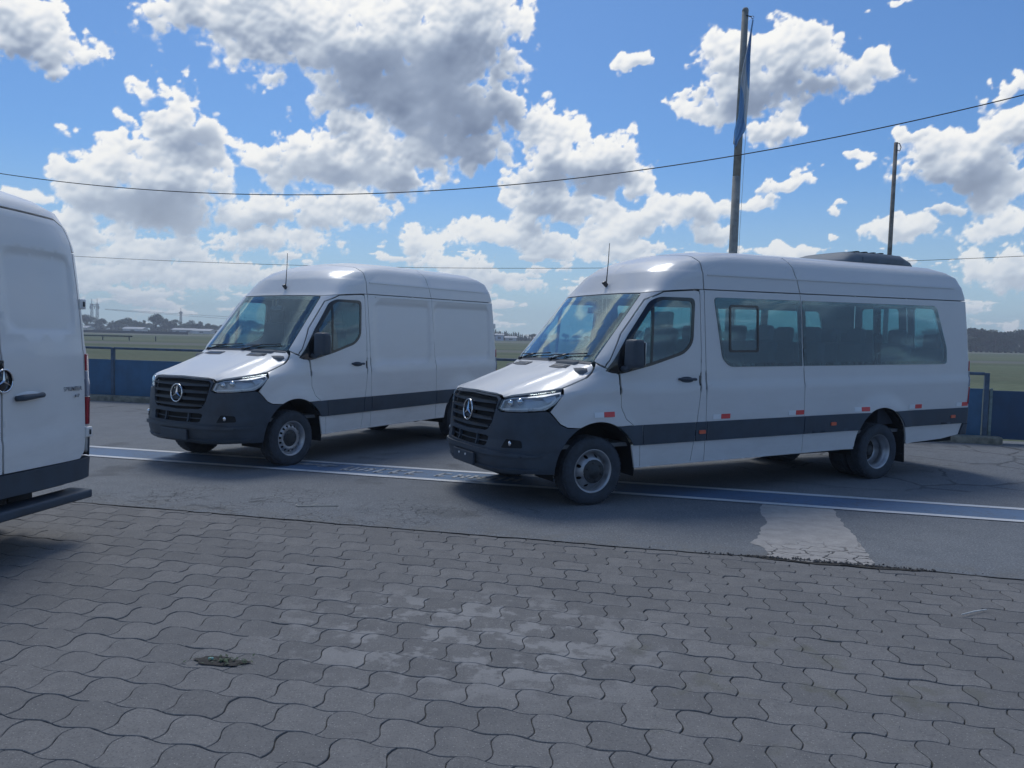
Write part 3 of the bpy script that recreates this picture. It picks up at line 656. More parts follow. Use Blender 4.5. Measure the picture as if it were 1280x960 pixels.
    # plate carrier with two white screws
    c0 = b.base(np.array([0.0]), np.array([0.45]))[0]
    m = MB(); m.box((c0[0] + 0.022, 0.02, c0[2] - 0.01), (0.03, 0.50, 0.13), bev=0.008); m.build('plate_carrier', PLASTIC, root)
    if bus:
        for y in (-0.07, 0.09):
            m = MB(); m.sphere((c0[0] + 0.040, y, c0[2] + 0.018), 0.013, 10, sc=(0.5, 1, 1)); m.build('plate_screw', WHITR, root)
    # headlamps
    for sd, hl in zip((1, -1), sk('headlamp', head, [LENS, LENS], off=0.002, thick=0.004, step=0.03, seg=.02, gap=0.004)):
        b.skin('lamp_bowl', head, hl, [LAMPIN, LAMPIN], off=-0.060, thick=0.008, step=0.04, gap=-0.004, sides=(sd,))
        b.skin('lamp_rim', head, hl, [LAMPIN, LAMPIN], holes=[[('f', .60, 1.00), ('f', .625, 1.07), ('f', .70, 1.10), ('s', .64, 1.125), ('s', .42, 1.165), ('s', .45, 1.10), ('s', .52, 1.04), ('s', .60, 1.01), ('f', .78, .99), ('f', .64, .985)]], off=-0.022, thick=0.03, step=0.025, seg=.02, gap=0.006, sides=(sd,))
        b.skin('daytime_light', [('f', .62, .995), ('f', .78, 1.003), ('s', .62, 1.02), ('s', .52, 1.055), ('s', .46, 1.115), ('s', .45, 1.10), ('s', .51, 1.04), ('s', .61, 1.003), ('f', .78, .988), ('f', .63, .981)], hl, [WHITR, WHITR], off=-0.014, thick=0.012, step=0.025, seg=.02, gap=0.0, sides=(sd,))
        for (yy, vv, rr) in ((.69, 1.055, .036), (.785, 1.075, .036)):
            q = b.P(np.array([b.sv('f', yy, vv)]), -0.038)[0]; m = MB(); m.sphere((q[0], q[1] * sd, q[2]), rr, 14, sc=(1, 1, 1)); m.build('reflector', CHROME, hl)
        b.skin('turn_signal', [('s', .60, 1.135), ('s', .43, 1.165), ('s', .47, 1.09), ('s', .55, 1.05)], hl, [LAMPIN, LAMPIN], off=-0.035, thick=0.01, sides=(sd,))
    # ---- front doors
    dwin = S_(fillet([(-.30, 1.352), (-.70, 1.440), (-1.135, 1.56), (-1.235, 1.66), (-1.262, 2.135), (-.80, 2.135), (-.705, 2.085)], [.0, .05, .10, .09, .07, .10, .05]))
    dtri = S_([(-.115, 1.352), (-.30, 1.352), (-.705, 2.085), (-.395, 1.735)])
    glassout = S_(fillet([(-.13, 1.352), (-.32, 1.345), (-.70, 1.428), (-1.135, 1.548), (-1.25, 1.66), (-1.275, 2.15), (-.80, 2.150), (-.70, 2.100), (-.41, 1.74)], [.0, .0, .05, .10, .10, .07, .08, .04, 0]))
    glassin = S_(fillet([(-.36, 1.39), (-.70, 1.458), (-1.12, 1.578), (-1.215, 1.67), (-1.24, 2.115), (-.82, 2.118), (-.735, 2.07), (-.47, 1.74)], [0, .05, .08, .08, .06, .06, .04, 0]))
    dleft = S_([(-.14, 1.407), (-.29, 1.34), (-.31, 1.0), (-.37, .875), (-.47, .803), (-.555, .62), (-.575, .352), (-1.27, .352), (-1.325, .80), (-1.36, 1.15), (-1.365, 1.6), (-1.345, 2.185), (-1.335, 2.225), (-1.29, 2.235), (-.87, 2.205), (-.675, 2.117), (-.36, 1.747)])
    doors = sk('front_door', dleft, BP, holes=[glassin], step=0.06)
    for sd, dr in zip((1, -1), doors):
        b.skin('window_trim', glassout, dr, [GLOSSB, GLOSSB], holes=[glassin], off=0.005, thick=0.012, sides=(sd,), gap=-0.001, step=0.05)
        b.skin('window', glassin, dr, [TGLASS, TGLASS], off=0.001, thick=0.005, sides=(sd,), gap=-0.004)
        b.skin('window_post', S_([(-.675, 1.43), (-.70, 1.435), (-.735, 2.10), (-.705, 2.09)]), dr, [GLOSSB, GLOSSB], off=0.007, thick=0.03, sides=(sd,), gap=0)
        b.skin('handle_recess', S_([(-1.165 + .105 * math.cos(t), 1.268 + .036 * math.sin(t)) for t in [2 * math.pi * k / 20 for k in range(20)]]), dr, [PLASTIC, PLASTIC], off=0.003, thick=0.006, sides=(sd,))
        q = b.P(np.array([b.sv('s', -1.06, 1.275), b.sv('s', -1.27, 1.270)]), 0.030); q0, q1 = [Vector((a[0], a[1] * sd, a[2])) for a in q]; off = Vector((0, -.03 * sd, 0))
        m = MB(); m.tube([q0 + off, q0, q0.lerp(q1, .5) + Vector((0, .006 * sd, 0)), q1, q1 + off], [.012, .014, .013, .015, .014], 8); m.build('door_handle', PLASTIC, dr)
        b.skin('door_guide', S_(fillet([(-1.338, 1.20), (-1.352, 1.20), (-1.352, 1.31), (-1.338, 1.31)], .004)), dr, [GLOSSB, GLOSSB], off=0.008, thick=0.01, sides=(sd,), gap=0)
        # mirror
        m = MB(); cx, cy, cz = (-.38, 1.11, 1.56) if sd > 0 else (-.52, -1.03, 1.53)
        m.box((cx, cy, cz + .0), (.15, .19, .29) if sd > 0 else (.19, .10, .28), Euler((0, 0, .10 * sd)), bev=.045, taper=.92)
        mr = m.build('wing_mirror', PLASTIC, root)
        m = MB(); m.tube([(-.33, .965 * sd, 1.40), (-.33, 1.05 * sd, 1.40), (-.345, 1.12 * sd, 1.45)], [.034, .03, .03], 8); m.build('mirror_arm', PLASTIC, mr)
        m = MB(); m.box((cx - .074, cy + .003 * sd, cz), (.006, .155 if sd > 0 else .06, .23), Euler((0, 0, .10 * sd)), bev=.002); m.build('mirror_glass', CHROME, mr)
    # ---- pillars, sides
    sk('rocker_panel', S_([(-.50, .352), (-.575, .352), (-.555, .60), (-.44, .60)]), BP)
    sk('door_pillar', S_([(-1.27, .352), (-1.465, .352), (-1.44, 1.2), (-1.405, 2.245), (-1.345, 2.245), (-1.335, 2.23), (-1.345, 2.185), (-1.365, 1.6), (-1.36, 1.15), (-1.325, .80)]), BP)
    seamB = [(-1.465, .352), (-1.44, 1.2), (-1.405, 2.245)]; seamM = [(-2.86, 2.245), (-2.93, 1.35), (-2.975, .358)]
    w1 = S_(fillet([(-1.54, 2.165), (-1.665, 1.49), (-1.77, 1.40), (-2.90, 1.40), (-2.862, 2.165)], [.05, .05, .06, .01, .01]))
    w1i = S_(fillet([(-1.58, 2.125), (-1.70, 1.50), (-1.79, 1.44), (-2.86, 1.44), (-2.822, 2.125)], [.04, .04, .05, .02, .02]))
    w2 = S_(fillet([(-2.885, 2.165), (-2.925, 1.40), (-5.58, 1.40), (-5.58, 1.60), (-5.36, 2.165)], [.01, .01, .05, .05, .08]))
    w2i = S_(fillet([(-2.94, 2.125), (-2.97, 1.44), (-4.15, 1.44), (-4.15, 2.125)], .02)); w3i = S_(fillet([(-4.27, 2.125), (-4.27, 1.44), (-5.53, 1.44), (-5.53, 1.60), (-5.33, 2.125)], [.02, .02, .04, .05, .07]))
    s1 = S_(seamB + seamM)
    ex = [] if bus else [S_(fillet([(x0, z0), (x1, z0), (x1, z1), (x0, z1)], .1, 6)) for x0, x1, z0, z1, d in rec[:1]] + [S_(fillet([(x0 + .014, z0 + .014), (x1 - .014, z0 + .014), (x1 - .014, z1 - .014), (x0 + .014, z1 - .014)], .085, 6)) for x0, x1, z0, z1, d in rec[:1]]
    d1 = sk('sliding_door' if not bus else 'side_panel', s1, BP, holes=[w1i] if bus else [], extra=ex, step=0.08)
    rq = S_([(-2.975, .358), (wbx + .52, .362)] + arc(wbx, .37, .485, 2, 178, 22) + [(wbx - .52, .365), (Rr + .60, .39), (Rr + .24, .435), (Rr + .18, .60)]) + [('s', Rr + .07, .615)] + R_([(.935, .64), (.925, .85), (.905, 1.44), (.885, 2.0), (.865, 2.245)]) + S_([(Rr + .5, 2.245), (-2.86, 2.245), (-2.93, 1.35)])
    ex = [] if bus else [S_(fillet([(x0, z0), (x1, z0), (x1, z1), (x0, z1)], .1, 6)) for x0, x1, z0, z1, d in rec[1:]] + [S_(fillet([(x0 + .014, z0 + .014), (x1 - .014, z0 + .014), (x1 - .014, z1 - .014), (x0 + .014, z1 - .014)], .085, 6)) for x0, x1, z0, z1, d in rec[1:]]
    d2 = sk('rear_quarter', rq, BP, holes=[w2i, w3i] if bus else [], extra=ex, step=0.08)
    if bus:
        for sd, a, c in zip((1, -1), d1, d2):
            b.skin('window_trim', w1, a, [GLOSSB, GLOSSB], holes=[w1i], off=0.003, thick=0.012, sides=(sd,), gap=0, step=0.1)
            b.skin('window', w1, a, [TGLASS, TGLASS], off=0.007, thick=0.004, sides=(sd,), gap=0.001, step=0.12)
            b.skin('vent_frame', S_(fillet([(-1.76, 2.09), (-1.76, 1.56), (-2.20, 1.56), (-2.20, 2.09)], .04)), a, [GLOSSB, GLOSSB], holes=[S_(fillet([(-1.785, 2.065), (-1.785, 1.585), (-2.175, 1.585), (-2.175, 2.065)], .03))], off=0.012, thick=0.02, sides=(sd,), gap=0, step=0.1)
            b.skin('window_trim', w2, c, [GLOSSB, GLOSSB], holes=[w2i, w3i], off=0.003, thick=0.012, sides=(sd,), gap=0, step=0.1)
            b.skin('window', w2, c, [TGLASS, TGLASS], off=0.007, thick=0.004, sides=(sd,), gap=0.001, step=0.12)
    # ---- mouldings
    for x0, x1 in ((-.47, -.59), (-.60, -1.30), (-1.31, -1.455), (-1.465, -2.955), (-2.965, wbx + .43)):
        arcf = x0 == -.47; arcr = x1 == wbx + .43
        L_ = [(x0, zc1), (x0 - (.0 if not arcf else -.0), zc0)] if not arcf else arc(-0.03, 0.37, 0.487, 117.5, 152, 6)[::1]
        if arcf: q = L_ + [(x1, zc0), (x1, zc1)]
        elif arcr: q = [(x0, zc1), (x0, zc0)] + arc(wbx, .37, .487, 27.4, 63, 6)
        else: q = [(x0, zc1), (x0, zc0), (x1, zc0), (x1, zc1)]
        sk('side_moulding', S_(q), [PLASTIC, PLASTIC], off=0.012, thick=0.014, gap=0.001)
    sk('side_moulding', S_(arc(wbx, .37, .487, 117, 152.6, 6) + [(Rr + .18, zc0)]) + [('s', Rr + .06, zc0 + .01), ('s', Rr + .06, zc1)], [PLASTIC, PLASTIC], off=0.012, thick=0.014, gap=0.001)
    sk('sill_edge', S_([(-.50, .352), (-.50, .366), (-2.97, .372), (wbx + .50, .376), (wbx + .50, .360), (-2.97, .356)]), BP, off=0.006, thick=0.02, gap=0)
    # arch liners
    for xw, y0 in ((-.03, .58), (wbx, .42)):
        for sd in (1, -1):
            m = MB(); n = 20; vs = []; fs = []
            for k in range(n + 1):
                a = R(-12 + 204 * k / n); cx, cz = xw + .495 * math.cos(a), .37 + .495 * math.sin(a) - rake * xw
                vs += [(cx, .965 * sd, cz), (cx, y0 * sd, cz)]
            for k in range(n): fs.append((2 * k, 2 * k + 1, 2 * k + 3, 2 * k + 2))
            m.add(vs, fs, 0, True); m.add([vs[2 * k + 1] for k in range(n + 1)], [tuple(range(n + 1))]); m.build('wheel_arch_liner', UNDER, root)
    # ---- roof
    top = b.rows[-1]
    sec1 = F_([(0, 2.207), (.4, 2.204), (.73, 2.196)]) + S_([(-.86, 2.216), (-1.28, 2.247), (-1.40, 2.248), (-1.40, 2.5)]) + [('s', -1.40, 2.7)] + [('f', 0, float(np.interp(1.40, [-x for x in b.txf[1]], b.txf[0])))]
    v14 = sec1[-1][2]
    sk('roof_panel', sec1, BP, step=0.06, sym=True)
    xm = -2.75; v27 = float(np.interp(2.75, [-x for x in b.txf[1]][17:] + [9], b.txf[0][17:] + [3.5]))
    sec2 = [('s', -1.405, 2.25), ('s', -2.86, 2.25), ('s', -2.80, 2.5), ('s', xm, 2.7), ('s', xm, 3.0), ('s', xm, 3.5), ('p', 0.0, 3.5), ('f', 0, v14)] + [('s', -1.40, 2.7), ('s', -1.40, 2.5)]
    sk('roof_panel', sec2, BP, step=0.08, sym=True)
    sec3 = [('s', -2.865, 2.25), ('s', Rr + .5, 2.25)] + R_([(.865, 2.25), (.85, 2.375), (.81, 2.447), (.715, 2.493), (0, 2.503)]) + [('p', b.smax, 3.5), ('s', xm, 3.5), ('s', xm, 3.0), ('s', xm, 2.7), ('s', -2.80, 2.5)]
    sk('roof_panel', sec3, BP, step=0.08, sym=True)
    sk('roof_rib', S_([(-1.46, 2.405), (Rr + .42, 2.405), (Rr + .42, 2.417), (-1.46, 2.417)]), BP, off=.010, thick=.012, gap=0, step=.09)
    # antenna
    q = b.P(np.array([b.sv('f', .03, 2.30)]), 0.0)[0]; m = MB()
    m.box((q[0] + .005, 0, q[2] + .022), (.11, .035, .05), Euler((0, -.75, 0)), bev=.012, taper=.7); m.tube([(q[0], 0, q[2] + .03), (q[0] - .02, 0, q[2] + .28), (q[0] - .03, 0, q[2] + .50)], [.007, .005, .004], 6)
    m.build('aerial', GLOSSB, root)
    # ---- tail
    rd = R_([(0.004, .60), (.82, .590)] + [(.885, .64), (.905, .75), (.915, .86), (.895, 1.44), (.875, 2.0), (.855, 2.245), (.84, 2.37), (.80, 2.44), (.71, 2.485), (.004, 2.495)])
    rwn = R_(fillet([(.13, 1.52), (.76, 1.52), (.74, 2.17), (.13, 2.17)], .06))
    rdo = sk('rear_door', rd, BP, step=0.06, holes=[rwn] if bus else [], extra=[] if bus else [R_(fillet([(.07, 1.60), (.80, 1.60), (.80, 2.215), (.07, 2.215)], .12, 6)), R_(fillet([(.088, 1.618), (.782, 1.618), (.782, 2.197), (.088, 2.197)], .105, 6))])
    for sd, dr in zip((1, -1), rdo):
        if bus: b.skin('window', R_(fillet([(.11, 1.50), (.78, 1.50), (.76, 2.19), (.11, 2.19)], .06)), dr, [TGLASS, TGLASS], off=.007, thick=.005, sides=(sd,))
        for zz in ((.80,) if bus else (.80, 1.84)):
            q = b.P(np.array([b.sv('r', .925, zz)]), 0.012)[0]; m = MB(); m.box((q[0] + .01, q[1] * sd, q[2]), (.05, .07, .085), bev=.012); h = m.build('door_hinge', paint_m, dr)
            m = MB(); m.tube([(q[0] - .02, q[1] * sd * 1.0, q[2] - .02), (q[0] - .02, q[1] * sd, q[2] + .02)], .007, 8); m.build('hinge_pin', DARKM, h)
    m = MB(); q = b.P(np.array([b.sv('r', .25, 1.135)]), 0.0)[0]
    m.sphere((q[0] + .012, -.245, q[2]), .155, 24, sc=(.15, 1, .30)); hr = m.build('handle_recess', paint_m, rdo[1])
    m = MB(); m.tube([(q[0] - .020, -.11, q[2] - .004), (q[0] - .036, -.17, q[2]), (q[0] - .036, -.30, q[2] + .006), (q[0] - .020, -.37, q[2] + .008)], [.020, .024, .018, .020], 10); m.build('door_handle', PLASTIC, rdo[1])
    m = MB(); q = b.base(np.array([b.smax]), np.array([1.265]))[0]; m.lathe([(0, .022), (.08, .020), (.088, .010), (.088, -.01)], 32, 0, Matrix.Translation((q[0], 0.006, q[2])) @ Matrix.Rotation(math.pi / 2, 4, 'Z')); m.build('emblem_disc', GLOSSB, root)
    m = MB(); star(m, (q[0] - .024, 0.006, q[2]), .080, .010, sgn=-1); m.build('star_emblem', CHROME, root)
    m = MB(); m.box((q[0] - .004, 0.006, q[2] + .11), (.02, .03, .07), bev=.008); m.build('badge_stem', GLOSSB, root)
    # model lettering on the right rear door
    for txt, yy, zz, hgt in (('SPRINTER', -.62, 1.150, .036), ('417', -.745, 1.095, .028)):
        cu = bpy.data.curves.new('lettering', 'FONT'); cu.body = txt; cu.size = hgt * 1.35; cu.extrude = 0.004; to = bpy.data.objects.new('tmp', cu); COL.objects.link(to)
        bpy.context.view_layer.update(); me = bpy.data.meshes.new_from_object(to); bpy.data.objects.remove(to)
        q = b.P(np.array([b.sv('r', .75, zz)]), 0.004)[0]
        me.transform(Matrix.Translation((q[0] - .002, yy, q[2])) @ Matrix.Rotation(-math.pi / 2, 4, 'Z') @ Matrix.Rotation(math.pi / 2, 4, 'X')); me.materials.append(CHROME); me.name = 'lettering'; link('lettering', me, rdo[1])
    for z0, z1, mm, nm in ((1.30, 1.435, REDL, 'tail_lamp'), (1.09, 1.296, CLEARL, 'tail_lamp'), (.86, 1.086, REDL, 'tail_lamp')):
        sk(nm, [('s', Rr + .115, z0), ('s', Rr + .105, z1), ('r', .925 - (z1 - .86) * .03, z1), ('r', .925 - (z0 - .86) * .03, z0)], [mm, mm], off=0.014, thick=0.03, gap=0.001, step=0.03, seg=.02)
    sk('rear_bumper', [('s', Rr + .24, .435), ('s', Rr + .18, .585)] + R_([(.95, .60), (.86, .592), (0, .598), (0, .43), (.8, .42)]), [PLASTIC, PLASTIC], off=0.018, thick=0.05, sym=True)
    if not bus:
        m = MB(); m.box((Rr + .035, 0, .362 + rake * Rr * 0), (.20, 1.70, .07), bev=.02); m.build('rear_step', PLASTIC, root)
    # ---- underside, wheels
    m = MB(); m.box(((.55 + wbx + .0) / 2 - .0, 0, .40), (abs(wbx) + .2, 1.0, .16)); m.box(((-.62 + wbx + .6) / 2, 0, .42), (abs(wbx) - 1.25, 1.78, .10)); m.box(((wbx - .6 + Rr + .2) / 2, 0, .46), (abs(Rr + .2 - wbx + .6), 1.7, .10)); m.box((.45, 0, .42), (.7, 1.1, .14))
    m.build('underbody', UNDER, root)
    m = MB(); m.tube([(wbx, -.8, .352), (wbx, .8, .352)], .05, 10); m.sphere((wbx, 0, .35), .15, 12); m.tube([(-.2, .1, .33), (wbx + .1, .1, .35)], .035, 8); m.tube([(0, -.8, .34), (0, .8, .34)], .04, 8)
    m.tube([(-1.0, -.45, .30), (wbx + .6, -.45, .30), (wbx + .2, -.5, .42)], .035, 8); m.build('axle', UNDER, root)
    for sd in (1, -1):
        wheel(root, 0.0, .875 * sd, sd, 'dome' if bus else 'van')
        if bus:
            wheel(root, wbx, .875 * sd, sd, 'dish'); wheel(root, wbx, .595 * sd, sd, 'dish')
        else: wheel(root, wbx, .865 * sd, sd, 'van')
        m = MB(); m.box((wbx - .475, .86 * sd, .40), (.02, .26, .42), Euler((0, .06, 0)), bev=.006); m.box((wbx - .455, .86 * sd, .30), (.025, .22, .02)); m.build('mud_flap', UNDER, root)
    # ---- cabin
    m = MB(); m.box(((Rr + .9) / 2 - .1, 0, .60), (abs(Rr) + .2, 1.80, .04)); m.build('cabin_floor', TRIM, root)
    m = MB(); m.box((-.10, 0, 1.22), (.42, 1.72, .36), bev=.08); m.box((-.12, .42, 1.415), (.30, .42, .10), bev=.04); m.box((-.20, -.02, 1.42), (.08, .30, .19), Euler((0, .25, 0)), bev=.02); m.build('dashboard', TRIM, root)
    m = MB(); Mw = Matrix.Translation((-.43, .42, 1.36)) @ Matrix.Rotation(R(-62), 4, 'Y')
    m.tube([Mw @ Vector((.20 * math.cos(2 * math.pi * k / 24), .20 * math.sin(2 * math.pi * k / 24), 0)) for k in range(24)], .015, 8, closed=True)
    for a in (0, 120, 240): m.tube([Mw @ Vector((0, 0, 0)), Mw @ Vector((.2 * math.cos(R(a + 90)), .2 * math.sin(R(a + 90)), 0))], .018, 6)
    m.tube([Mw @ Vector((0, 0, 0)), (-.2, .42, 1.2)], .03, 8); m.build('steering_wheel', GLOSSB, root)
    m = MB(); m.box((-.60, 0, 2.03), (.04, .22, .07), Euler((0, -.2, 0)), bev=.015); m.tube([(-.60, 0, 2.03), (-.63, 0, 2.14)], .01, 6); m.build('rear_view_mirror', GLOSSB, root)
    def seat(x, y, zb, w=.46, hr=True, top=None):
        m = MB(); zt = zb + .95
        m.box((x + .02, y, zb + .36), (.48, w, .14), bev=.05); m.box((x - .26, y, zb + .74), (.13, w, .66), Euler((0, -.16, 0)), bev=.055)
        m.box((x - .33, y, zb + 1.14), (.10, w * .58, .22), Euler((0, -.1, 0)), bev=.045)
        m.tube([(x - .31, y - .06, zb + .98), (x - .325, y - .06, zb + 1.08)], .008, 6); m.tube([(x - .31, y + .06, zb + .98), (x - .325, y + .06, zb + 1.08)], .008, 6)
        m.box((x, y, zb + .16), (.40, w * .8, .28)); m.build('seat', SEAT, root)
    seat(-.92, .45, .78, .50); seat(-.92, -.28, .78, .42); seat(-.92, -.72, .78, .42)
    if bus:
        for xr_ in (-2.25, -3.05, -3.85, -4.65):
            for y in (.68, .24, -.66): seat(xr_, y, .66, .42)
        for y in (.70, .25, -.22, -.68): seat(-5.35, y, .62, .42)
        # roof air conditioner
        m = MB(); r0 = 2.745 - rake * -4.6
        prof = [(-3.72, -.02, .40), (-3.80, .01, .52), (-4.10, .035, .54), (-4.24, .115, .55), (-4.32, .145, .55), (-4.9, .155, .55), (-5.22, .145, .55), (-5.38, .09, .53), (-5.48, .0, .50)]
        vs = []; n = 12
        for x, h, w in prof:
            zb = 2.70 - rake * x
            for k in range(n + 1):
                a = math.pi * k / n; c, s_ = math.cos(a), math.sin(a); q = (abs(c) ** 5 + abs(s_) ** 5) ** (-1 / 5.0)
                vs.append((x, w * c * q, zb - .02 + (h + .05) * s_ * q))
        fs = [(i * (n + 1) + k, i * (n + 1) + k + 1, (i + 1) * (n + 1) + k + 1, (i + 1) * (n + 1) + k) for i in range(len(prof) - 1) for k in range(n)]
        m.add(vs, fs, 0, True); ac = m.build('roof_air_conditioner', mat('ac_grey', (0.11, 0.14, 0.17), 0.5, noise=.15), root)
        m = MB()
        for k in range(4): m.box((-4.55 - .16 * k, 0, 2.70 - rake * (-4.55 - .16 * k) + .187), (.05, .70, .012))
        m.build('vent_grille', UNDER, ac)
        m = MB(); m.box((-4.8, .549, 2.76 + rake * 4.8), (.8, .012, .05)); m.box((-4.8, -.549, 2.76 + rake * 4.8), (.8, .012, .05)); m.build('side_rib', mat('ac_grey', (0, 0, 0)), ac)
        # reflective strips above the moulding, marker lamps
        for x in (-.10, -1.68, -2.83, -3.95, -4.98, Rr + .22):
            for x0, x1, mm, nm in ((x + .135, x + .02, WHITR, 'white_reflector'), (x + .015, x - .115, REDR, 'red_reflector')):
                zz = .905 if x == -.10 else .825
                b.skin(nm, S_([(x0, zz), (x1, zz), (x1, zz + .052), (x0, zz + .052)]), root, [mm, mm], off=0.006 + (.002 if x == -.1 else 0), thick=0.005, gap=0, sides=(1, -1), step=.06)
        for x in (-1.395, -3.45, -5.75): sk('marker_lamp', S_(fillet([(x - .045, .672), (x + .045, .672), (x + .045, .712), (x - .045, .712)], .01)), [ORANGE, ORANGE], off=.022, thick=.012, gap=0)
    else:
        m = MB(); m.box((-1.42, 0, 1.42), (.04, 1.74, 1.66)); m.build('bulkhead', TRIM, root)
        sk('rain_rail', S_([(-1.56, 2.215), (-1.56, 2.205), (Rr + .3, 2.205), (Rr + .3, 2.215)]), BP, off=.008, thick=.01, gap=0)
    return root, b

bus, busb = build_van('minibus', -6.17, 4.325, 0.013, True, SILVER)
bus.location = (0.392, 8.896, 0); bus.rotation_euler = (0, 0, 3.62273)
tag(bus, 'pale grey high-roof minibus with long tinted side windows, roof air conditioner and red reflectors', 'minibus')
van, vanb = build_van('cargo_van', -4.76, 3.665, 0.010, False, WHITE)
van.location = (-3.616, 10.559, 0); van.rotation_euler = (0, 0, 4.15099)
tag(van, 'white windowless cargo van facing the camera, parked left of the minibus', 'van')
def copy_tree(o, parent=None):
    c = o.copy(); COL.objects.link(c)
    if parent is not None: c.parent = parent
    for ch in list(o.children): copy_tree(ch, c)
    return c
van3 = copy_tree(van); van3.location = (-3.5547, 5.5046, 0); van3.rotation_euler = (0, R(-0.8), 2.987)
_l = Matrix.Rotation(2.987, 4, 'Z') @ Vector((4.76, 0, 0)); van3.location = (-3.584 + _l.x, 5.547 + _l.y, 0.066)
tag(van3, 'white cargo van seen from behind at the left edge, only its rear doors in view', 'van')

# ------------------------------------------------------------------ ground surfaces
EDGE = lambda x: 6.655 - 0.2365 * x          # line between paving and asphalt
FEN = lambda x: 16.40 - 0.2550 * x           # line of the fence
def sheet(name, pts, z, m, kind='structure'):
    me = bpy.data.meshes.new(name); me.from_pydata([(x, y, z) for x, y in pts], [], [tuple(range(len(pts)))]); me.materials.append(m); me.update()
    if me.polygons[0].normal.z < 0: me.flip_normals()
    o = link(name, me); o['kind'] = kind; return o
def ground_mat(name):
    m = bpy.data.materials.new(name); m.use_nodes = True; nt = m.node_tree
    return m, nt, nt.nodes['Principled BSDF'], nd(nt, 'ShaderNodeNewGeometry').outputs['Position']
def noi(nt, v, s, d=4.0, r=0.55, out='Fac'): return nd(nt, 'ShaderNodeTexNoise', {'Vector': v, 'Scale': s, 'Detail': d, 'Roughness': r}).outputs[out]
def spot(nt, pos, cx, cy, rx, ry, rot=0.0, soft=0.35):
    q = vmt(nt, 'SUBTRACT', pos, (cx, cy, 0))
    q = nd(nt, 'ShaderNodeVectorRotate', {'Vector': q, 'Angle': -rot}, rotation_type='Z_AXIS').outputs[0]
    q = vmt(nt, 'MULTIPLY', q, (1 / rx, 1 / ry, 0)); l = vmt(nt, 'LENGTH', q)
    return sstep(nt, l, 1 - soft, 1 + soft, 1.0, 0.0)

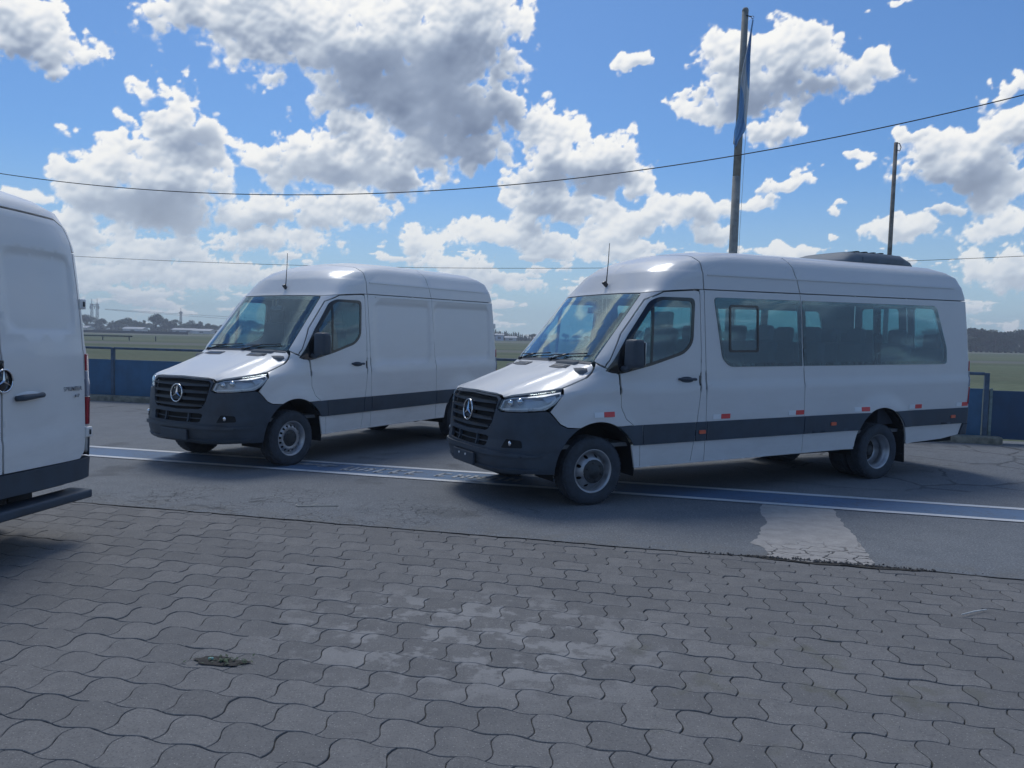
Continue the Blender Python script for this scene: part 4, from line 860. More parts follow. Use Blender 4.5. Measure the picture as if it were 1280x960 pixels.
def asphalt_mat():
    m, nt, b, pos = ground_mat('asphalt')
    big = noi(nt, pos, 0.35, 5); mid = noi(nt, pos, 3.0, 6, 0.65); grit = noi(nt, pos, 62.0, 4, 0.75)
    st = nd(nt, 'ShaderNodeTexVoronoi', {'Vector': pos, 'Scale': 58.0}, feature='F1'); stone = sstep(nt, st.outputs['Distance'], 0.15, 0.45, 1.0, 0.0)
    c = mixc(nt, sstep(nt, big, 0.35, 0.68), (0.165, 0.180, 0.198), (0.210, 0.224, 0.238))
    c = mixc(nt, sstep(nt, mid, 0.3, 0.75, 0.0, 0.40), c, (0.115, 0.126, 0.142))
    c = mixc(nt, mth(nt, 'MULTIPLY', stone, mth(nt, 'MULTIPLY', sstep(nt, grit, 0.42, 0.62), 0.75)), c, (0.42, 0.41, 0.40))
    c = mixc(nt, sstep(nt, grit, 0.36, 0.50, 0.62, 0.0), c, (0.050, 0.054, 0.060))
    # crazing: fine network near the paving on the left, longer cracks behind the bus
    wv = vmt(nt, 'MULTIPLY_ADD', vmt(nt, 'SUBTRACT', noi(nt, pos, 4.0, 3, 0.6, 'Color'), (0.5, 0.5, 0.5)), (0.22, 0.22, 0.0), pos)
    v1 = nd(nt, 'ShaderNodeTexVoronoi', {'Vector': wv, 'Scale': 8.5}, feature='DISTANCE_TO_EDGE').outputs['Distance']
    v2 = nd(nt, 'ShaderNodeTexVoronoi', {'Vector': wv, 'Scale': 0.75}, feature='DISTANCE_TO_EDGE').outputs['Distance']
    a1 = mth(nt, 'MULTIPLY', spot(nt, pos, -2.2, 7.75, 2.4, 0.75, -0.22, 0.5), sstep(nt, noi(nt, pos, 1.6, 4), 0.40, 0.58))
    a1b = mth(nt, 'MULTIPLY', spot(nt, pos, 6.6, 11.9, 2.6, 2.2, 0, 0.5), 0.35)
    c1 = mth(nt, 'MULTIPLY', sstep(nt, v1, 0.012, 0.05, 1.0, 0.0), mth(nt, 'MAXIMUM', a1, a1b))
    a2 = mth(nt, 'MAXIMUM', spot(nt, pos, 6.8, 11.8, 4.0, 3.0, 0, 0.4), sstep(nt, noi(nt, pos, 0.5, 2), 0.56, 0.66))
    c2 = mth(nt, 'MULTIPLY', mth(nt, 'MULTIPLY', sstep(nt, v2, 0.006, 0.028, 1.0, 0.0), a2), sstep(nt, noi(nt, pos, 1.3, 2), 0.42, 0.55))
    ck = mth(nt, 'MAXIMUM', c1, c2)
    c = mixc(nt, mth(nt, 'MULTIPLY', ck, 0.62), c, (0.028, 0.030, 0.032))
    # dusty margin along the paving
    dot = vmt(nt, 'DOT_PRODUCT', pos, (0.2301, 0.9732, 0)); dst = mth(nt, 'SUBTRACT', dot, 6.655 * 0.9732)
    du = mth(nt, 'MULTIPLY', sstep(nt, dst, 0.0, 0.55, 1.0, 0.0), sstep(nt, noi(nt, pos, 5.0, 6, 0.7), 0.40, 0.62))
    c = mixc(nt, mth(nt, 'MULTIPLY', du, 0.55), c, (0.17, 0.165, 0.155))
    oil = mth(nt, 'MULTIPLY', sstep(nt, noi(nt, pos, 0.9, 3), 0.60, 0.70), 0.35)
    c = mixc(nt, oil, c, (0.04, 0.042, 0.046))
    nt.links.new(c, b.inputs['Base Color']); nt.links.new(sstep(nt, big, 0.3, 0.7, 0.78, 0.92), b.inputs['Roughness']); b.inputs['Specular IOR Level'].default_value = 0.25
    h = mth(nt, 'SUBTRACT', mth(nt, 'MULTIPLY_ADD', grit, 0.6, mth(nt, 'MULTIPLY', stone, 0.3)), mth(nt, 'MULTIPLY', ck, 2.0))
    nt.links.new(nd(nt, 'ShaderNodeBump', {'Height': h, 'Strength': 0.55, 'Distance': 0.006}).outputs[0], b.inputs['Normal'])
    return m
ASPH = asphalt_mat()
def field_mat():
    m, nt, b, pos = ground_mat('grass_field')
    st = vmt(nt, 'MULTIPLY', nd(nt, 'ShaderNodeVectorRotate', {'Vector': pos, 'Angle': 0.02}, rotation_type='Z_AXIS').outputs[0], (0.004, 0.05, 0))
    band = noi(nt, st, 1.0, 3, 0.6); big = noi(nt, pos, 0.05, 4); fine = noi(nt, pos, 1.6, 5, 0.7)
    c = mixc(nt, sstep(nt, band, 0.35, 0.65), (0.095, 0.135, 0.085), (0.175, 0.200, 0.130))
    c = mixc(nt, sstep(nt, big, 0.35, 0.7, 0.0, 0.6), c, (0.150, 0.150, 0.105))
    c = mixc(nt, sstep(nt, fine, 0.35, 0.7, 0.0, 0.5), c, (0.050, 0.066, 0.034))
    y = nd(nt, 'ShaderNodeSeparateXYZ', {0: pos}).outputs[1]
    tr = mth(nt, 'MULTIPLY', sstep(nt, y, 92, 95), sstep(nt, y, 108, 112, 1.0, 0.0))
    c = mixc(nt, mth(nt, 'MULTIPLY', tr, 0.75), c, (0.17, 0.17, 0.165))
    tr = mth(nt, 'MULTIPLY', sstep(nt, y, 262, 270), sstep(nt, y, 300, 312, 1.0, 0.0))
    c = mixc(nt, mth(nt, 'MULTIPLY', tr, 0.8), c, (0.22, 0.21, 0.20))
    nt.links.new(c, b.inputs['Base Color']); b.inputs['Roughness'].default_value = 0.95; b.inputs['Specular IOR Level'].default_value = 0.1
    nt.links.new(nd(nt, 'ShaderNodeBump', {'Height': fine, 'Strength': 0.6, 'Distance': 0.12}).outputs[0], b.inputs['Normal'])
    return m
sheet('grass_field', [(-4100, -300), (4100, -300), (4100, 4100), (-4100, 4100)], -0.06, field_mat())
# asphalt with a ragged edge against the paving
ep = []
x = -22.0
while x < 22:
    j = 0.035 * mnoise.noise(Vector((x * 1.7, 0, 3))) + 0.02 * mnoise.noise(Vector((x * 7, 5, 0))) + (0.10 * math.exp(-((x - 2.4) / 0.55) ** 2))
    ep.append((x, EDGE(x) + j)); x += 0.06
sheet('asphalt_road', [(60, FEN(60) + 0.45), (60, EDGE(60))] + [(60, EDGE(60))][:0] + ep[::-1] + [(-60, EDGE(-60)), (-60, FEN(-60) + 0.45)], 0.0, ASPH)

# ---- interlocking wavy pavers
PW, PH, PA, PB = 0.250, 0.2255, 0.0125, 0.018
E1 = Vector((0.9717, -0.2364, 0)); E2 = Vector((-0.2364, -0.9717, 0)); P0 = Vector((0.084, 3.752, 0))
def paver_outline(n=8):
    pts = []
    for k in range(n): x = PW * k / n; pts.append((x, -PA * math.sin(2 * math.pi * k / n)))
    for k in range(n): t = k / n; pts.append((PW - PB * math.sin(2 * math.pi * t), PH * t))
    for k in range(n): x = PW * (1 - k / n); pts.append((x, PH + PA * math.sin(2 * math.pi * (1 - k / n))))
    for k in range(n): t = 1 - k / n; pts.append((-PB * math.sin(2 * math.pi * t), PH * t))
    return [(a - PW / 2, b - PH / 2) for a, b in pts]
def paver_geo(seed, wear=1.0):
    r = random.Random(seed); o = np.array(paver_outline()); o += np.array([[r.uniform(-1, 1) * .0016, r.uniform(-1, 1) * .0016] for _ in o])
    a = offset_poly(o, 0.0014 + r.uniform(0, .0010)); b_ = offset_poly(o, 0.0040 + r.uniform(0, .0012)) + np.array([[r.uniform(-1, 1) * .0007, r.uniform(-1, 1) * .0007] for _ in o]); n = len(o); V = []
    for rng, z in ((b_, 0.0), (a, -0.0034), (a, -0.045)):
        for x, y in rng: w = E1 * x + E2 * y; V.append((w.x, w.y, z + (mnoise.noise(Vector((x * 9, y * 9, seed))) * .0012 if z > -.01 else 0)))
    # outline runs clockwise seen from above in (E1, E2); wind faces upward
    F = [tuple(range(n))[::-1]]
    for k in range(n):
        j = (k + 1) % n; F.append((k, j, n + j, n + k)[::1]); F.append((n + k, n + j, 2 * n + j, 2 * n + k))
    return V, F
def paver_mat(name, obj_random):
    m, nt, b, pos = ground_mat(name)
    if obj_random: tone = nd(nt, 'ShaderNodeObjectInfo').outputs['Random']
    else: tone = nd(nt, 'ShaderNodeAttribute', attribute_name='tone').outputs['Fac']
    big = noi(nt, pos, 0.8, 4); mid = noi(nt, pos, 9.0, 6, 0.65); fine = noi(nt, pos, 95.0, 4, 0.75); sp = nd(nt, 'ShaderNodeTexVoronoi', {'Vector': pos, 'Scale': 75.0}, feature='F1').outputs['Distance']
    c = mixc(nt, tone, (0.170, 0.168, 0.166), (0.222, 0.217, 0.212))
    c = mixc(nt, sstep(nt, mid, 0.3, 0.75, 0.0, 0.45), c, (0.110, 0.111, 0.116))
    c = mixc(nt, sstep(nt, big, 0.4, 0.75, 0.0, 0.4), c, (0.205, 0.202, 0.198))
    c = mixc(nt, sstep(nt, fine, 0.36, 0.50, 0.50, 0.0), c, (0.075, 0.075, 0.078))
    c = mixc(nt, mth(nt, 'MULTIPLY', sstep(nt, sp, 0.10, 0.25, 1.0, 0.0), sstep(nt, fine, 0.46, 0.58, 0.0, 0.75)), c, (0.48, 0.46, 0.44))
    # cement wash in the middle, moss on the right
    wash = mth(nt, 'MULTIPLY', spot(nt, pos, -0.22, 4.45, 1.05, 0.72, -0.2, 0.5), sstep(nt, mth(nt, 'ADD', noi(nt, pos, 5.5, 7, 0.62), mth(nt, 'MULTIPLY', tone, 0.10)), 0.54, 0.63))
    c = mixc(nt, mth(nt, 'MULTIPLY', wash, 0.50), c, (0.36, 0.355, 0.35))
    moss = mth(nt, 'MULTIPLY', spot(nt, pos, 1.5, 3.9, 1.0, 1.1, 0, 0.5), sstep(nt, noi(nt, pos, 3.3, 6, 0.6), 0.55, 0.68, 0.0, 0.35))
    c = mixc(nt, moss, c, (0.105, 0.105, 0.060))
    nt.links.new(c, b.inputs['Base Color']); b.inputs['Roughness'].default_value = 0.9; b.inputs['Specular IOR Level'].default_value = 0.25
    h = mth(nt, 'MULTIPLY_ADD', fine, 0.5, mth(nt, 'MULTIPLY', mid, 0.8))
    nt.links.new(nd(nt, 'ShaderNodeBump', {'Height': h, 'Strength': 0.5, 'Distance': 0.005}).outputs[0], b.inputs['Normal'])
    return m
def bed_mat():
    m, nt, b, pos = ground_mat('joint_soil'); n = noi(nt, pos, 25.0, 5, 0.7); g = noi(nt, pos, 1.4, 3)
    c = mixc(nt, sstep(nt, n, 0.3, 0.7), (0.022, 0.022, 0.022), (0.060, 0.056, 0.050)); c = mixc(nt, sstep(nt, g, 0.52, 0.66, 0.0, 0.7), c, (0.045, 0.055, 0.024))
    nt.links.new(c, b.inputs['Base Color']); b.inputs['Roughness'].default_value = 1.0; return m
paving = sheet('paving', [(-22, -12), (22, -12)] + ep[::-1][0:0] + [(22, EDGE(22) + .3), (-22, EDGE(-22) + .3)], -0.016, bed_mat())
def project(p):
    q = cam.matrix_world.inverted() @ Vector(p); return (640 + q.x / -q.z * FPX, 480 - q.y / -q.z * FPX, -q.z)
PAVM = paver_mat('paver_concrete', True); PAVS = paver_mat('paver_concrete_far', False)
pv = []
for k in range(None or -17, 60):
    for j in range(-60, 61):
        c = P0 + E2 * (PH * (k + 0.5)) + E1 * (PW * (j + 0.5) + PW * 0.5 * (k % 2) + 0.0)
        if c.y > EDGE(c.x) + 0.20 or c.y < 0.6 or abs(c.x) > 8.5: continue
        u, v, d = project(c); area = 1e9 if d < 0.1 else d
        vis = d > 0.5 and -60 < u < 1340 and v < 1010
        pv.append((0 if vis else 1, d, c))
pv.sort(key=lambda t: (t[0], t[1]))
geos = [paver_geo(s) for s in range(5)]; pmesh = []
for s, (V, F) in enumerate(geos):
    me = bpy.data.meshes.new('paver'); me.from_pydata(V, [], F); me.materials.append(PAVM); me.update()
    if me.polygons[0].normal.z < 0: me.flip_normals()
    pmesh.append(me)
hole = Vector((-1.47, 3.99, 0))
SV, SFc, ST = [], [], []
for i, (vis, d, c) in enumerate(pv):
    g = i % 5; dz = -0.0065 - random.random() * 0.003 + 0.003 * mnoise.noise(Vector((c.x * 1.3, c.y * 1.3, 0)))
    kk = 2.6 if random.random() < .10 else 1.0; rx, ry, rz = random.gauss(0, .0065) * kk, random.gauss(0, .0065) * kk, random.gauss(0, .007) * kk
    if i < 300:
        o = bpy.data.objects.new('paver', pmesh[g]); COL.objects.link(o); o.parent = paving; o.location = (c.x, c.y, dz); o.rotation_euler = (rx, ry, rz)
    else:
        V, F = geos[g]; o = len(SV); Mt = Matrix.Translation((c.x, c.y, dz)) @ Euler((rx, ry, rz)).to_matrix().to_4x4()
        SV += [tuple(Mt @ Vector(v)) for v in V]; SFc += [tuple(q + o for q in f) for f in F]; ST += [random.random()] * len(V)
me = bpy.data.meshes.new('paver_rows'); me.from_pydata(SV, [], SFc); me.materials.append(PAVS)
a = me.attributes.new('tone', 'FLOAT', 'POINT'); a.data.foreach_set('value', ST); me.update()
if me.polygons[0].normal.z < 0: me.flip_normals()
o = link('paver_rows', me, paving); o['kind'] = 'stuff'

# ---- painted stripe: white, blue, white
TOPL = lambda x: 9.760 - 0.2600 * x
def paint_mat(name, col, wear):
    m, nt, b, pos = ground_mat(name); n = noi(nt, pos, 14.0, 7, 0.7); g = noi(nt, pos, 120.0, 3, 0.7); l = noi(nt, pos, 1.1, 3)
    f = sstep(nt, mth(nt, 'ADD', mth(nt, 'MULTIPLY_ADD', n, 0.75, mth(nt, 'MULTIPLY', g, 0.35)), mth(nt, 'MULTIPLY', l, 0.25)), wear, wear + 0.14)
    c = mixc(nt, f, col, tuple(0.35 * x + 0.062 for x in col)); c = mixc(nt, sstep(nt, l, 0.4, 0.8, 0.0, 0.3), c, (0.12, 0.12, 0.125))
    nt.links.new(c, b.inputs['Base Color']); b.inputs['Roughness'].default_value = 0.75
    nt.links.new(nd(nt, 'ShaderNodeBump', {'Height': g, 'Strength': 0.4, 'Distance': 0.004}).outputs[0], b.inputs['Normal']); return m
WL, BL = paint_mat('worn_white_paint', (0.62, 0.64, 0.66), 0.74), paint_mat('worn_blue_paint', (0.10, 0.175, 0.29), 0.68)
def band(name, d0, d1, z, m, x0=-26, x1=26):
    r = random.Random(int(d0 * 100)); a, b_ = [], []; x = x0
    while x <= x1:
        a.append((x, TOPL(x) - d0 + r.uniform(-.006, .006))); b_.append((x, TOPL(x) - d1 + r.uniform(-.006, .006))); x += 0.35
    V = [(p[0], p[1], z) for p in a] + [(p[0], p[1], z) for p in b_]; n = len(a)
    me = bpy.data.meshes.new(name); me.from_pydata(V, [], [(i, n + i, n + i + 1, i + 1) for i in range(n - 1)]); me.materials.append(m); me.update(); o = link(name, me); o['kind'] = 'structure'
band('blue_road_band', 0.0, 0.80, 0.004, BL)
band('white_road_line', 0.0, 0.115, 0.008, WL); band('white_road_line', 0.690, 0.80, 0.008, WL)
# worn lettering painted in the band (too flat an angle to read): slanted strokes
mb = MB(); r = random.Random(5)
ex, ey = Vector((0.9678, -0.2516, 0)), Vector((0.2516, 0.9678, 0))
def stroke(x0, y0, x1, y1, w):
    o = Vector((0, 0, 0.0085)); b0 = Vector((x0, TOPL(x0) - .40 + y0, 0)) + o; b1 = Vector((x1, TOPL(x1) - .40 + y1, 0)) + o
    d = (b1 - b0).normalized(); nn = Vector((-d.y, d.x, 0)) * w / 2
    mb.add([b0 + nn, b0 - nn, b1 - nn, b1 + nn], [(0, 1, 2, 3)])
x = -2.75
stroke(-2.85, .10, -2.25, .13, .10); stroke(-2.45, .0, -2.2, .13, .06)
x = -2.10
while x < -0.05:
    if abs(x + 1.05) < 0.10: x += 0.16; continue
    k = r.randint(0, 3); h = r.choice((.24, .24, .30)); sl = .10
    stroke(x, -h / 2, x + sl, h / 2, .055)
    if k in (0, 1): stroke(x + sl, h / 2 - .03, x + sl + .10, h / 2 - .03, .05)
    if k in (1, 2): stroke(x + .01, -h / 2 + .03, x + .11, -h / 2 + .03, .05)
    if k in (0, 2, 3): stroke(x + .10, -h / 2, x + .10 + sl, h / 2 - .02, .05)
    if k == 3: stroke(x + .05, 0, x + .15, 0, .05)
    x += r.uniform(.19, .23)
o = mb.build('road_lettering', paint_mat('faded_letter_paint', (0.42, 0.46, 0.50), 0.62)); o['kind'] = 'structure'
# ---- concrete strip breaking up at the paving
def conc_mat():
    m, nt, b, pos = ground_mat('old_concrete'); n = noi(nt, pos, 6.0, 7, 0.68); f = noi(nt, pos, 90.0, 3, 0.7)
    wv = vmt(nt, 'MULTIPLY_ADD', vmt(nt, 'SUBTRACT', noi(nt, pos, 5.0, 3, 0.6, 'Color'), (0.5, 0.5, 0.5)), (0.25, 0.25, 0.0), pos)
    v = nd(nt, 'ShaderNodeTexVoronoi', {'Vector': vmt(nt, 'MULTIPLY', wv, (1.0, 1.4, 1.0)), 'Scale': 4.2}, feature='DISTANCE_TO_EDGE').outputs['Distance']
    y = nd(nt, 'ShaderNodeSeparateXYZ', {0: pos}).outputs[1]
    ck = mth(nt, 'MULTIPLY', sstep(nt, v, 0.01, 0.04, 1.0, 0.0), sstep(nt, y, 6.2, 6.9, 1.0, 0.0))
    c = mixc(nt, sstep(nt, n, 0.3, 0.7), (0.33, 0.315, 0.30), (0.43, 0.41, 0.39)); c = mixc(nt, sstep(nt, f, 0.3, 0.5, 0.4, 0.0), c, (0.12, 0.12, 0.12)); c = mixc(nt, ck, c, (0.04, 0.04, 0.04))
    nt.links.new(c, b.inputs['Base Color']); b.inputs['Roughness'].default_value = 0.95
    nt.links.new(nd(nt, 'ShaderNodeBump', {'Height': mth(nt, 'SUBTRACT', mth(nt, 'MULTIPLY_ADD', f, 0.5, n), mth(nt, 'MULTIPLY', ck, 2.0)), 'Strength': 0.6, 'Distance': 0.012}).outputs[0], b.inputs['Normal']); return m
CONC = conc_mat()
cp = [(2.58, 9.05), (3.42, 8.85), (3.36, 8.15), (3.22, 7.7), (3.14, 7.26), (3.04, 6.85), (2.95, 6.45), (2.86, 6.10), (2.80, 6.03), (2.60, 6.07), (2.42, 6.10), (2.22, 6.15), (2.06, 6.24), (2.12, 6.45), (2.06, 6.65), (2.24, 6.95), (2.30, 7.2), (2.46, 7.45), (2.52, 7.9), (2.68, 8.3)]
q = []
for i in range(len(cp)):
    a, b_ = Vector((*cp[i], 0)), Vector((*cp[(i + 1) % len(cp)], 0)); n = max(1, int((b_ - a).length / 0.035))
    for k in range(n):
        p = a.lerp(b_, k / n); j = 0.032; q.append((p.x + j * mnoise.noise(p * 6.1) + .018 * mnoise.noise(p * 31), p.y + j * mnoise.noise(p * 5.3 + Vector((9, 0, 0))) + .018 * mnoise.noise(p * 27)))
sheet('concrete_strip', q, 0.0024, CONC)
# rubble along the broken edge
rb = MB(); r = random.Random(3)
for _ in range(260):
    x = r.gauss(2.45, .42); y = EDGE(x) + .03 + abs(r.gauss(0, .030)) - .02; s = r.uniform(.005, .016)
    M4 = Matrix.Translation((x, y, s * .3)) @ Euler((r.random() * 6, r.random() * 6, r.random() * 6)).to_matrix().to_4x4()
    vs = [(r.uniform(.6, 1) * s * a, r.uniform(.6, 1) * s * b_, r.uniform(.5, .9) * s * c) for a, b_, c in ((1, 0, 0), (-1, 0, 0), (0, 1, 0), (0, -1, 0), (0, 0, 1), (0, 0, -1))]
    rb.add(vs, [(0, 2, 4), (2, 1, 4), (1, 3, 4), (3, 0, 4), (2, 0, 5), (1, 2, 5), (3, 1, 5), (0, 3, 5)], 0, False, M4)
o = rb.build('rubble', mat('rubble', (0.11, 0.105, 0.10), .95, noise=.5, nscale=20)); o['kind'] = 'stuff'
bp = []
for k in range(40):
    a = 2 * math.pi * k / 40; x = 2.50 + .72 * math.cos(a) * (1 + .25 * mnoise.noise(Vector((math.cos(a) * 2, math.sin(a) * 2, 4)))); bp.append((x, EDGE(x) + .055 + .085 * math.sin(a) * (1 + .6 * mnoise.noise(Vector((math.cos(a) * 3, math.sin(a) * 3, 8))))))
sheet('soil_patch', bp, -0.0012, mat('dark_soil', (0.045, 0.042, 0.038), 1.0, noise=.5, nscale=18, bump=.8, bscale=60))
# loose grit and dust specks
gm = MB(); r = random.Random(9)
for _ in range(900):
    x = r.uniform(-6, 7); y = r.uniform(2.6, 9.5)
    if r.random() < .4: y = EDGE(x) + r.gauss(0, .15)
    s = r.uniform(.0015, .0055); a = r.random() * 6
    gm.add([(x + s * math.cos(a + t), y + s * math.sin(a + t) * .8, .0015) for t in (0, 2.1, 4.2)] + [(x, y, .002 + s)], [(0, 1, 3), (1, 2, 3), (2, 0, 3)])
o = gm.build('grit', mat('grit', (0.30, 0.29, 0.27), .9)); o['kind'] = 'stuff'

# ---- hole in the paving with weed, leaf litter
hp = []
for k in range(28):
    a = 2 * math.pi * k / 28; n = 1 + .5 * mnoise.noise(Vector((math.cos(a) * 1.6, math.sin(a) * 1.6, 2))); hp.append((hole.x + .135 * math.cos(a) * n, hole.y + .050 * math.sin(a) * n - .02 * math.cos(a)))
root = empty('weed', (hole.x, hole.y, 0)); tag(root, 'small green weed growing from dark soil in a broken paving joint', 'weed')
me = bpy.data.meshes.new('soil'); me.from_pydata([(x - hole.x, y - hole.y, -0.0015) for x, y in hp], [], [tuple(range(len(hp)))]); me.materials.append(MATS['dark_soil']); link('soil', me, root)
lf = MB(); r = random.Random(21)
for _ in range(60):
    a = r.random() * 6.28; d = abs(r.gauss(0, .06)); c = Vector((d * math.cos(a) * 1.5 + .02, d * math.sin(a) * .5, .001)); L = r.uniform(.012, .03); w = L * .3; t = r.random() * 6.28; u = Vector((math.cos(t), math.sin(t), r.uniform(.1, .8))).normalized(); s = Vector((-u.y, u.x, 0)) * w
    lf.add([c, c + u * L * .5 + s, c + u * L, c + u * L * .5 - s], [(0, 1, 2, 3)])
lf.build('leaf', mat('weed_leaf', (0.055, 0.085, 0.045), .7, noise=.4, nscale=40), root)
m = MB(); m.lathe([(0, .006), (.012, .006), (.014, 0), (.013, -.004)], 14, 0, Matrix.Translation((hole.x - .055, hole.y + .02, .003)) @ Matrix.Rotation(math.pi / 2 - .3, 4, 'X'))
tag(m.build('bottle_cap', mat('cap_green', (0.22, 0.42, 0.38), .4)), 'pale green bottle cap lying in the broken paving joint', 'bottle cap')
for (x0, y0, x1, y1, w, lab, nm, c) in ((2.88, 4.93, 3.10, 5.04, .004, 'thin white straw lying on the pavers at the right', 'straw', (.6, .6, .58)), (-2.06, 7.64, -1.68, 7.71, .006, 'pale twig with a forked end on the asphalt before the cargo van', 'twig', (.45, .43, .38))):
    m = MB(); m.tube([(x0, y0, .008), ((x0 + x1) / 2, (y0 + y1) / 2 + .004, .010), (x1, y1, .007)], w, 6)
    if nm == 'twig': m.tube([(x0 + .01, y0, .008), (x0 - .03, y0 + .05, .012)], w * .8, 6); m.tube([(x0 + .12, y0 + .03, .01), (x0 + .16, y0 + .10, .012)], w * .6, 5)
    tag(m.build(nm, mat('pale_' + nm, c, .7)), lab, nm)

# ------------------------------------------------------------------ fence, kerb
fd = Vector((1, -0.255, 0)).normalized(); fa = math.atan2(fd.y, fd.x); fn = Vector((-fd.y, fd.x, 0))
GALV = mat('fence_steel', (0.085, 0.13, 0.19), .55, .2, noise=.25, nscale=6); BLUEP = mat('blue_panel', (0.055, 0.140, 0.245), .55, noise=.15, nscale=2.5); DBLUE = mat('dark_blue_panel', (0.038, 0.082, 0.150), .6, noise=.15, nscale=2.5)
fence = empty('fence', (0, 0, 0)); tag(fence, 'low steel fence with blue panels and a top rail behind the vans', 'fence')
fence.location = (8.52, FEN(8.52), 0); inv = Vector((8.60, FEN(8.60), 0))
step = 3.0 * math.hypot(1, .255)
def fpt(t, off=0, z=0): p = fd * t + fn * off; return (p.x, p.y, z)
pm = MB(); pm.box((0, 0, .62), (.075, .075, 1.26), bev=.006); pm.box((0, 0, .02), (.18, .16, .03), bev=.005); pme = pm.mesh('post', GALV)
rm = MB(); rm.box((-step / 2, 0, 1.235), (step - .077, .055, .055), bev=.012); rme = rm.mesh('top_rail', GALV)
qm = MB(); qm.box((-step / 2, .0, .515), (step - .11, .022, .87), bev=.004); qm.box((-step / 2, 0, .955), (step - .10, .034, .022)); qm.box((-step / 2, 0, .075), (step - .10, .034, .022)); qme = qm.mesh('panel', BLUEP)
dm = MB(); dm.box((-step / 2, .0, .505), (step - .11, .022, .87), bev=.004); dme = dm.mesh('panel', DBLUE)
em = MB(); em.box((0, 0, .50), (.05, .05, .95), bev=.006); eme = em.mesh('post', mat('pale_green_post', (.20, .26, .25), .6, noise=.3))
for k in range(-6, 13):
    t = -step * k
    if k >= 0:
        for nm, me in (('post', pme), ('top_rail', rme), ('panel', qme)):
            o = link(nm, me, fence); o.location = fpt(t); o.rotation_euler = (0, 0, fa)
    else:
        o = link('panel', dme, fence); o.location = fpt(t + .0, .02); o.rotation_euler = (0, 0, fa)
        o = link('post', eme, fence); o.location = fpt(t + .10 - step * 0 - step + .0 if False else t - step + .085, .02); o.rotation_euler = (0, 0, fa)
KERB = mat('kerb_concrete', (0.24, 0.225, 0.18), .9, noise=.35, nscale=7, bump=.5, bscale=40)
km = MB(); km.box((-step / 2, 0, .045), (step - .012, .24, .17), bev=.03); kme = km.mesh('kerb_stone', KERB)
kerb = empty('kerb', (8.70, FEN(8.70) - .18, 0)); structure(kerb)
for k in range(0, 13):
    o = link('kerb_stone', kme, kerb); o.location = fpt(-step * k); o.rotation_euler = (0, 0, fa)

# ------------------------------------------------------------------ poles, flag, cables
def ptube(name, pts, r, m, n=14, parent=None): mb = MB(); mb.tube(pts, r, n); return mb.build(name, m, parent)
CON = mat('pole_concrete', (0.33, 0.32, 0.29), .85, noise=.25, nscale=5, bump=.3, bscale=30); WOOD = mat('pole_wood', (0.26, 0.23, 0.20), .9, noise=.4, nscale=4, bump=.4, bscale=25)
fp = empty('flagpole', (4.60, 17.0, 0)); tag(fp, 'tall pale flagpole with a furled flag, rising behind the minibus', 'flagpole')
ptube('pole', [(0, 0, -.05), (.03, 0, 3.0), (.05, 0, 5.2)], [.105, .095, .085], CON, 16, fp); ptube('pole', [(.05, 0, 5.2), (.08, 0, 7.0), (.10, 0, 8.62)], [.083, .075, .066], CON, 16, fp)
mb = MB(); mb.lathe([(0, .06), (.05, .05), (.07, 0), (.066, -.03)], 16, 0, Matrix.Translation((.10, 0, 8.62)) @ Matrix.Rotation(math.pi / 2, 4, 'X')); mb.build('pole_cap', CON, fp)
mb = MB(); mb.tube([(.10, -.06, 8.50), (.22, -.07, 8.47)], .012, 6); mb.lathe([(.028, -.012), (.034, 0), (.028, .012)], 12, 0, Matrix.Translation((.235, -.07, 8.46))); mb.build('pulley', DARKM, fp)
ptube('halyard', [(.235, -.07, 8.45), (.20, -.10, 7.0), (.13, -.115, 4.0), (.10, -.11, 1.2)], .004, CON, 5, fp)
def flag_mesh():
    # triband hanging limp: narrow at the pulley, wrapping across the front of the pole and ending in a free tail
    W, Hn = 26, 60; V = []
    zs = [5.85, 6.13, 6.40, 6.79, 7.2, 7.5, 7.9, 8.36]; lf = [4.525, 4.535, 4.60, 4.615, 4.625, 4.66, 4.74, 4.815]; rt = [4.575, 4.755, 4.775, 4.79, 4.795, 4.80, 4.81, 4.835]
    for i in range(Hn + 1):
        t = i / Hn; z = 8.36 - 2.50 * t; a, b = np.interp(z, zs, lf), np.interp(z, zs, rt)
        for j in range(W + 1):
            u = j / W; ph = u * 12.5 + t * 4.0
            V.append((a + (b - a) * u + .010 * math.sin(ph * 1.3), 17.0 - .135 - .035 * math.sin(ph) - .025 * math.sin(t * 9 + u * 4), z + .02 * math.sin(u * 6) - (.10 * u * (1 - u) * 4 if i == Hn else 0)))
    F = [(i * (W + 1) + j, i * (W + 1) + j + 1, (i + 1) * (W + 1) + j + 1, (i + 1) * (W + 1) + j) for i in range(Hn) for j in range(W)]
    me = bpy.data.meshes.new('flag'); me.from_pydata(V, [], F)
    uv = me.uv_layers.new(name='UVMap')
    for p in me.polygons:
        for li, vi in zip(p.loop_indices, p.vertices): i, j = divmod(vi, W + 1); uv.data[li].uv = (j / W, i / Hn)
    me.polygons.foreach_set('use_smooth', [True] * len(F)); return me
m = bpy.data.materials.new('flag_cloth'); m.use_nodes = True; nt = m.node_tree; b_ = nt.nodes['Principled BSDF']
uv = nd(nt, 'ShaderNodeSeparateXYZ', {0: nd(nt, 'ShaderNodeUVMap').outputs[0]})
dg = mth(nt, 'FRACT', mth(nt, 'MULTIPLY_ADD', uv.outputs[1], 1.30, mth(nt, 'MULTIPLY', uv.outputs[0], -.55)))
wh = mth(nt, 'MULTIPLY', sstep(nt, dg, .18, .21), sstep(nt, dg, .58, .61, 1.0, 0.0))
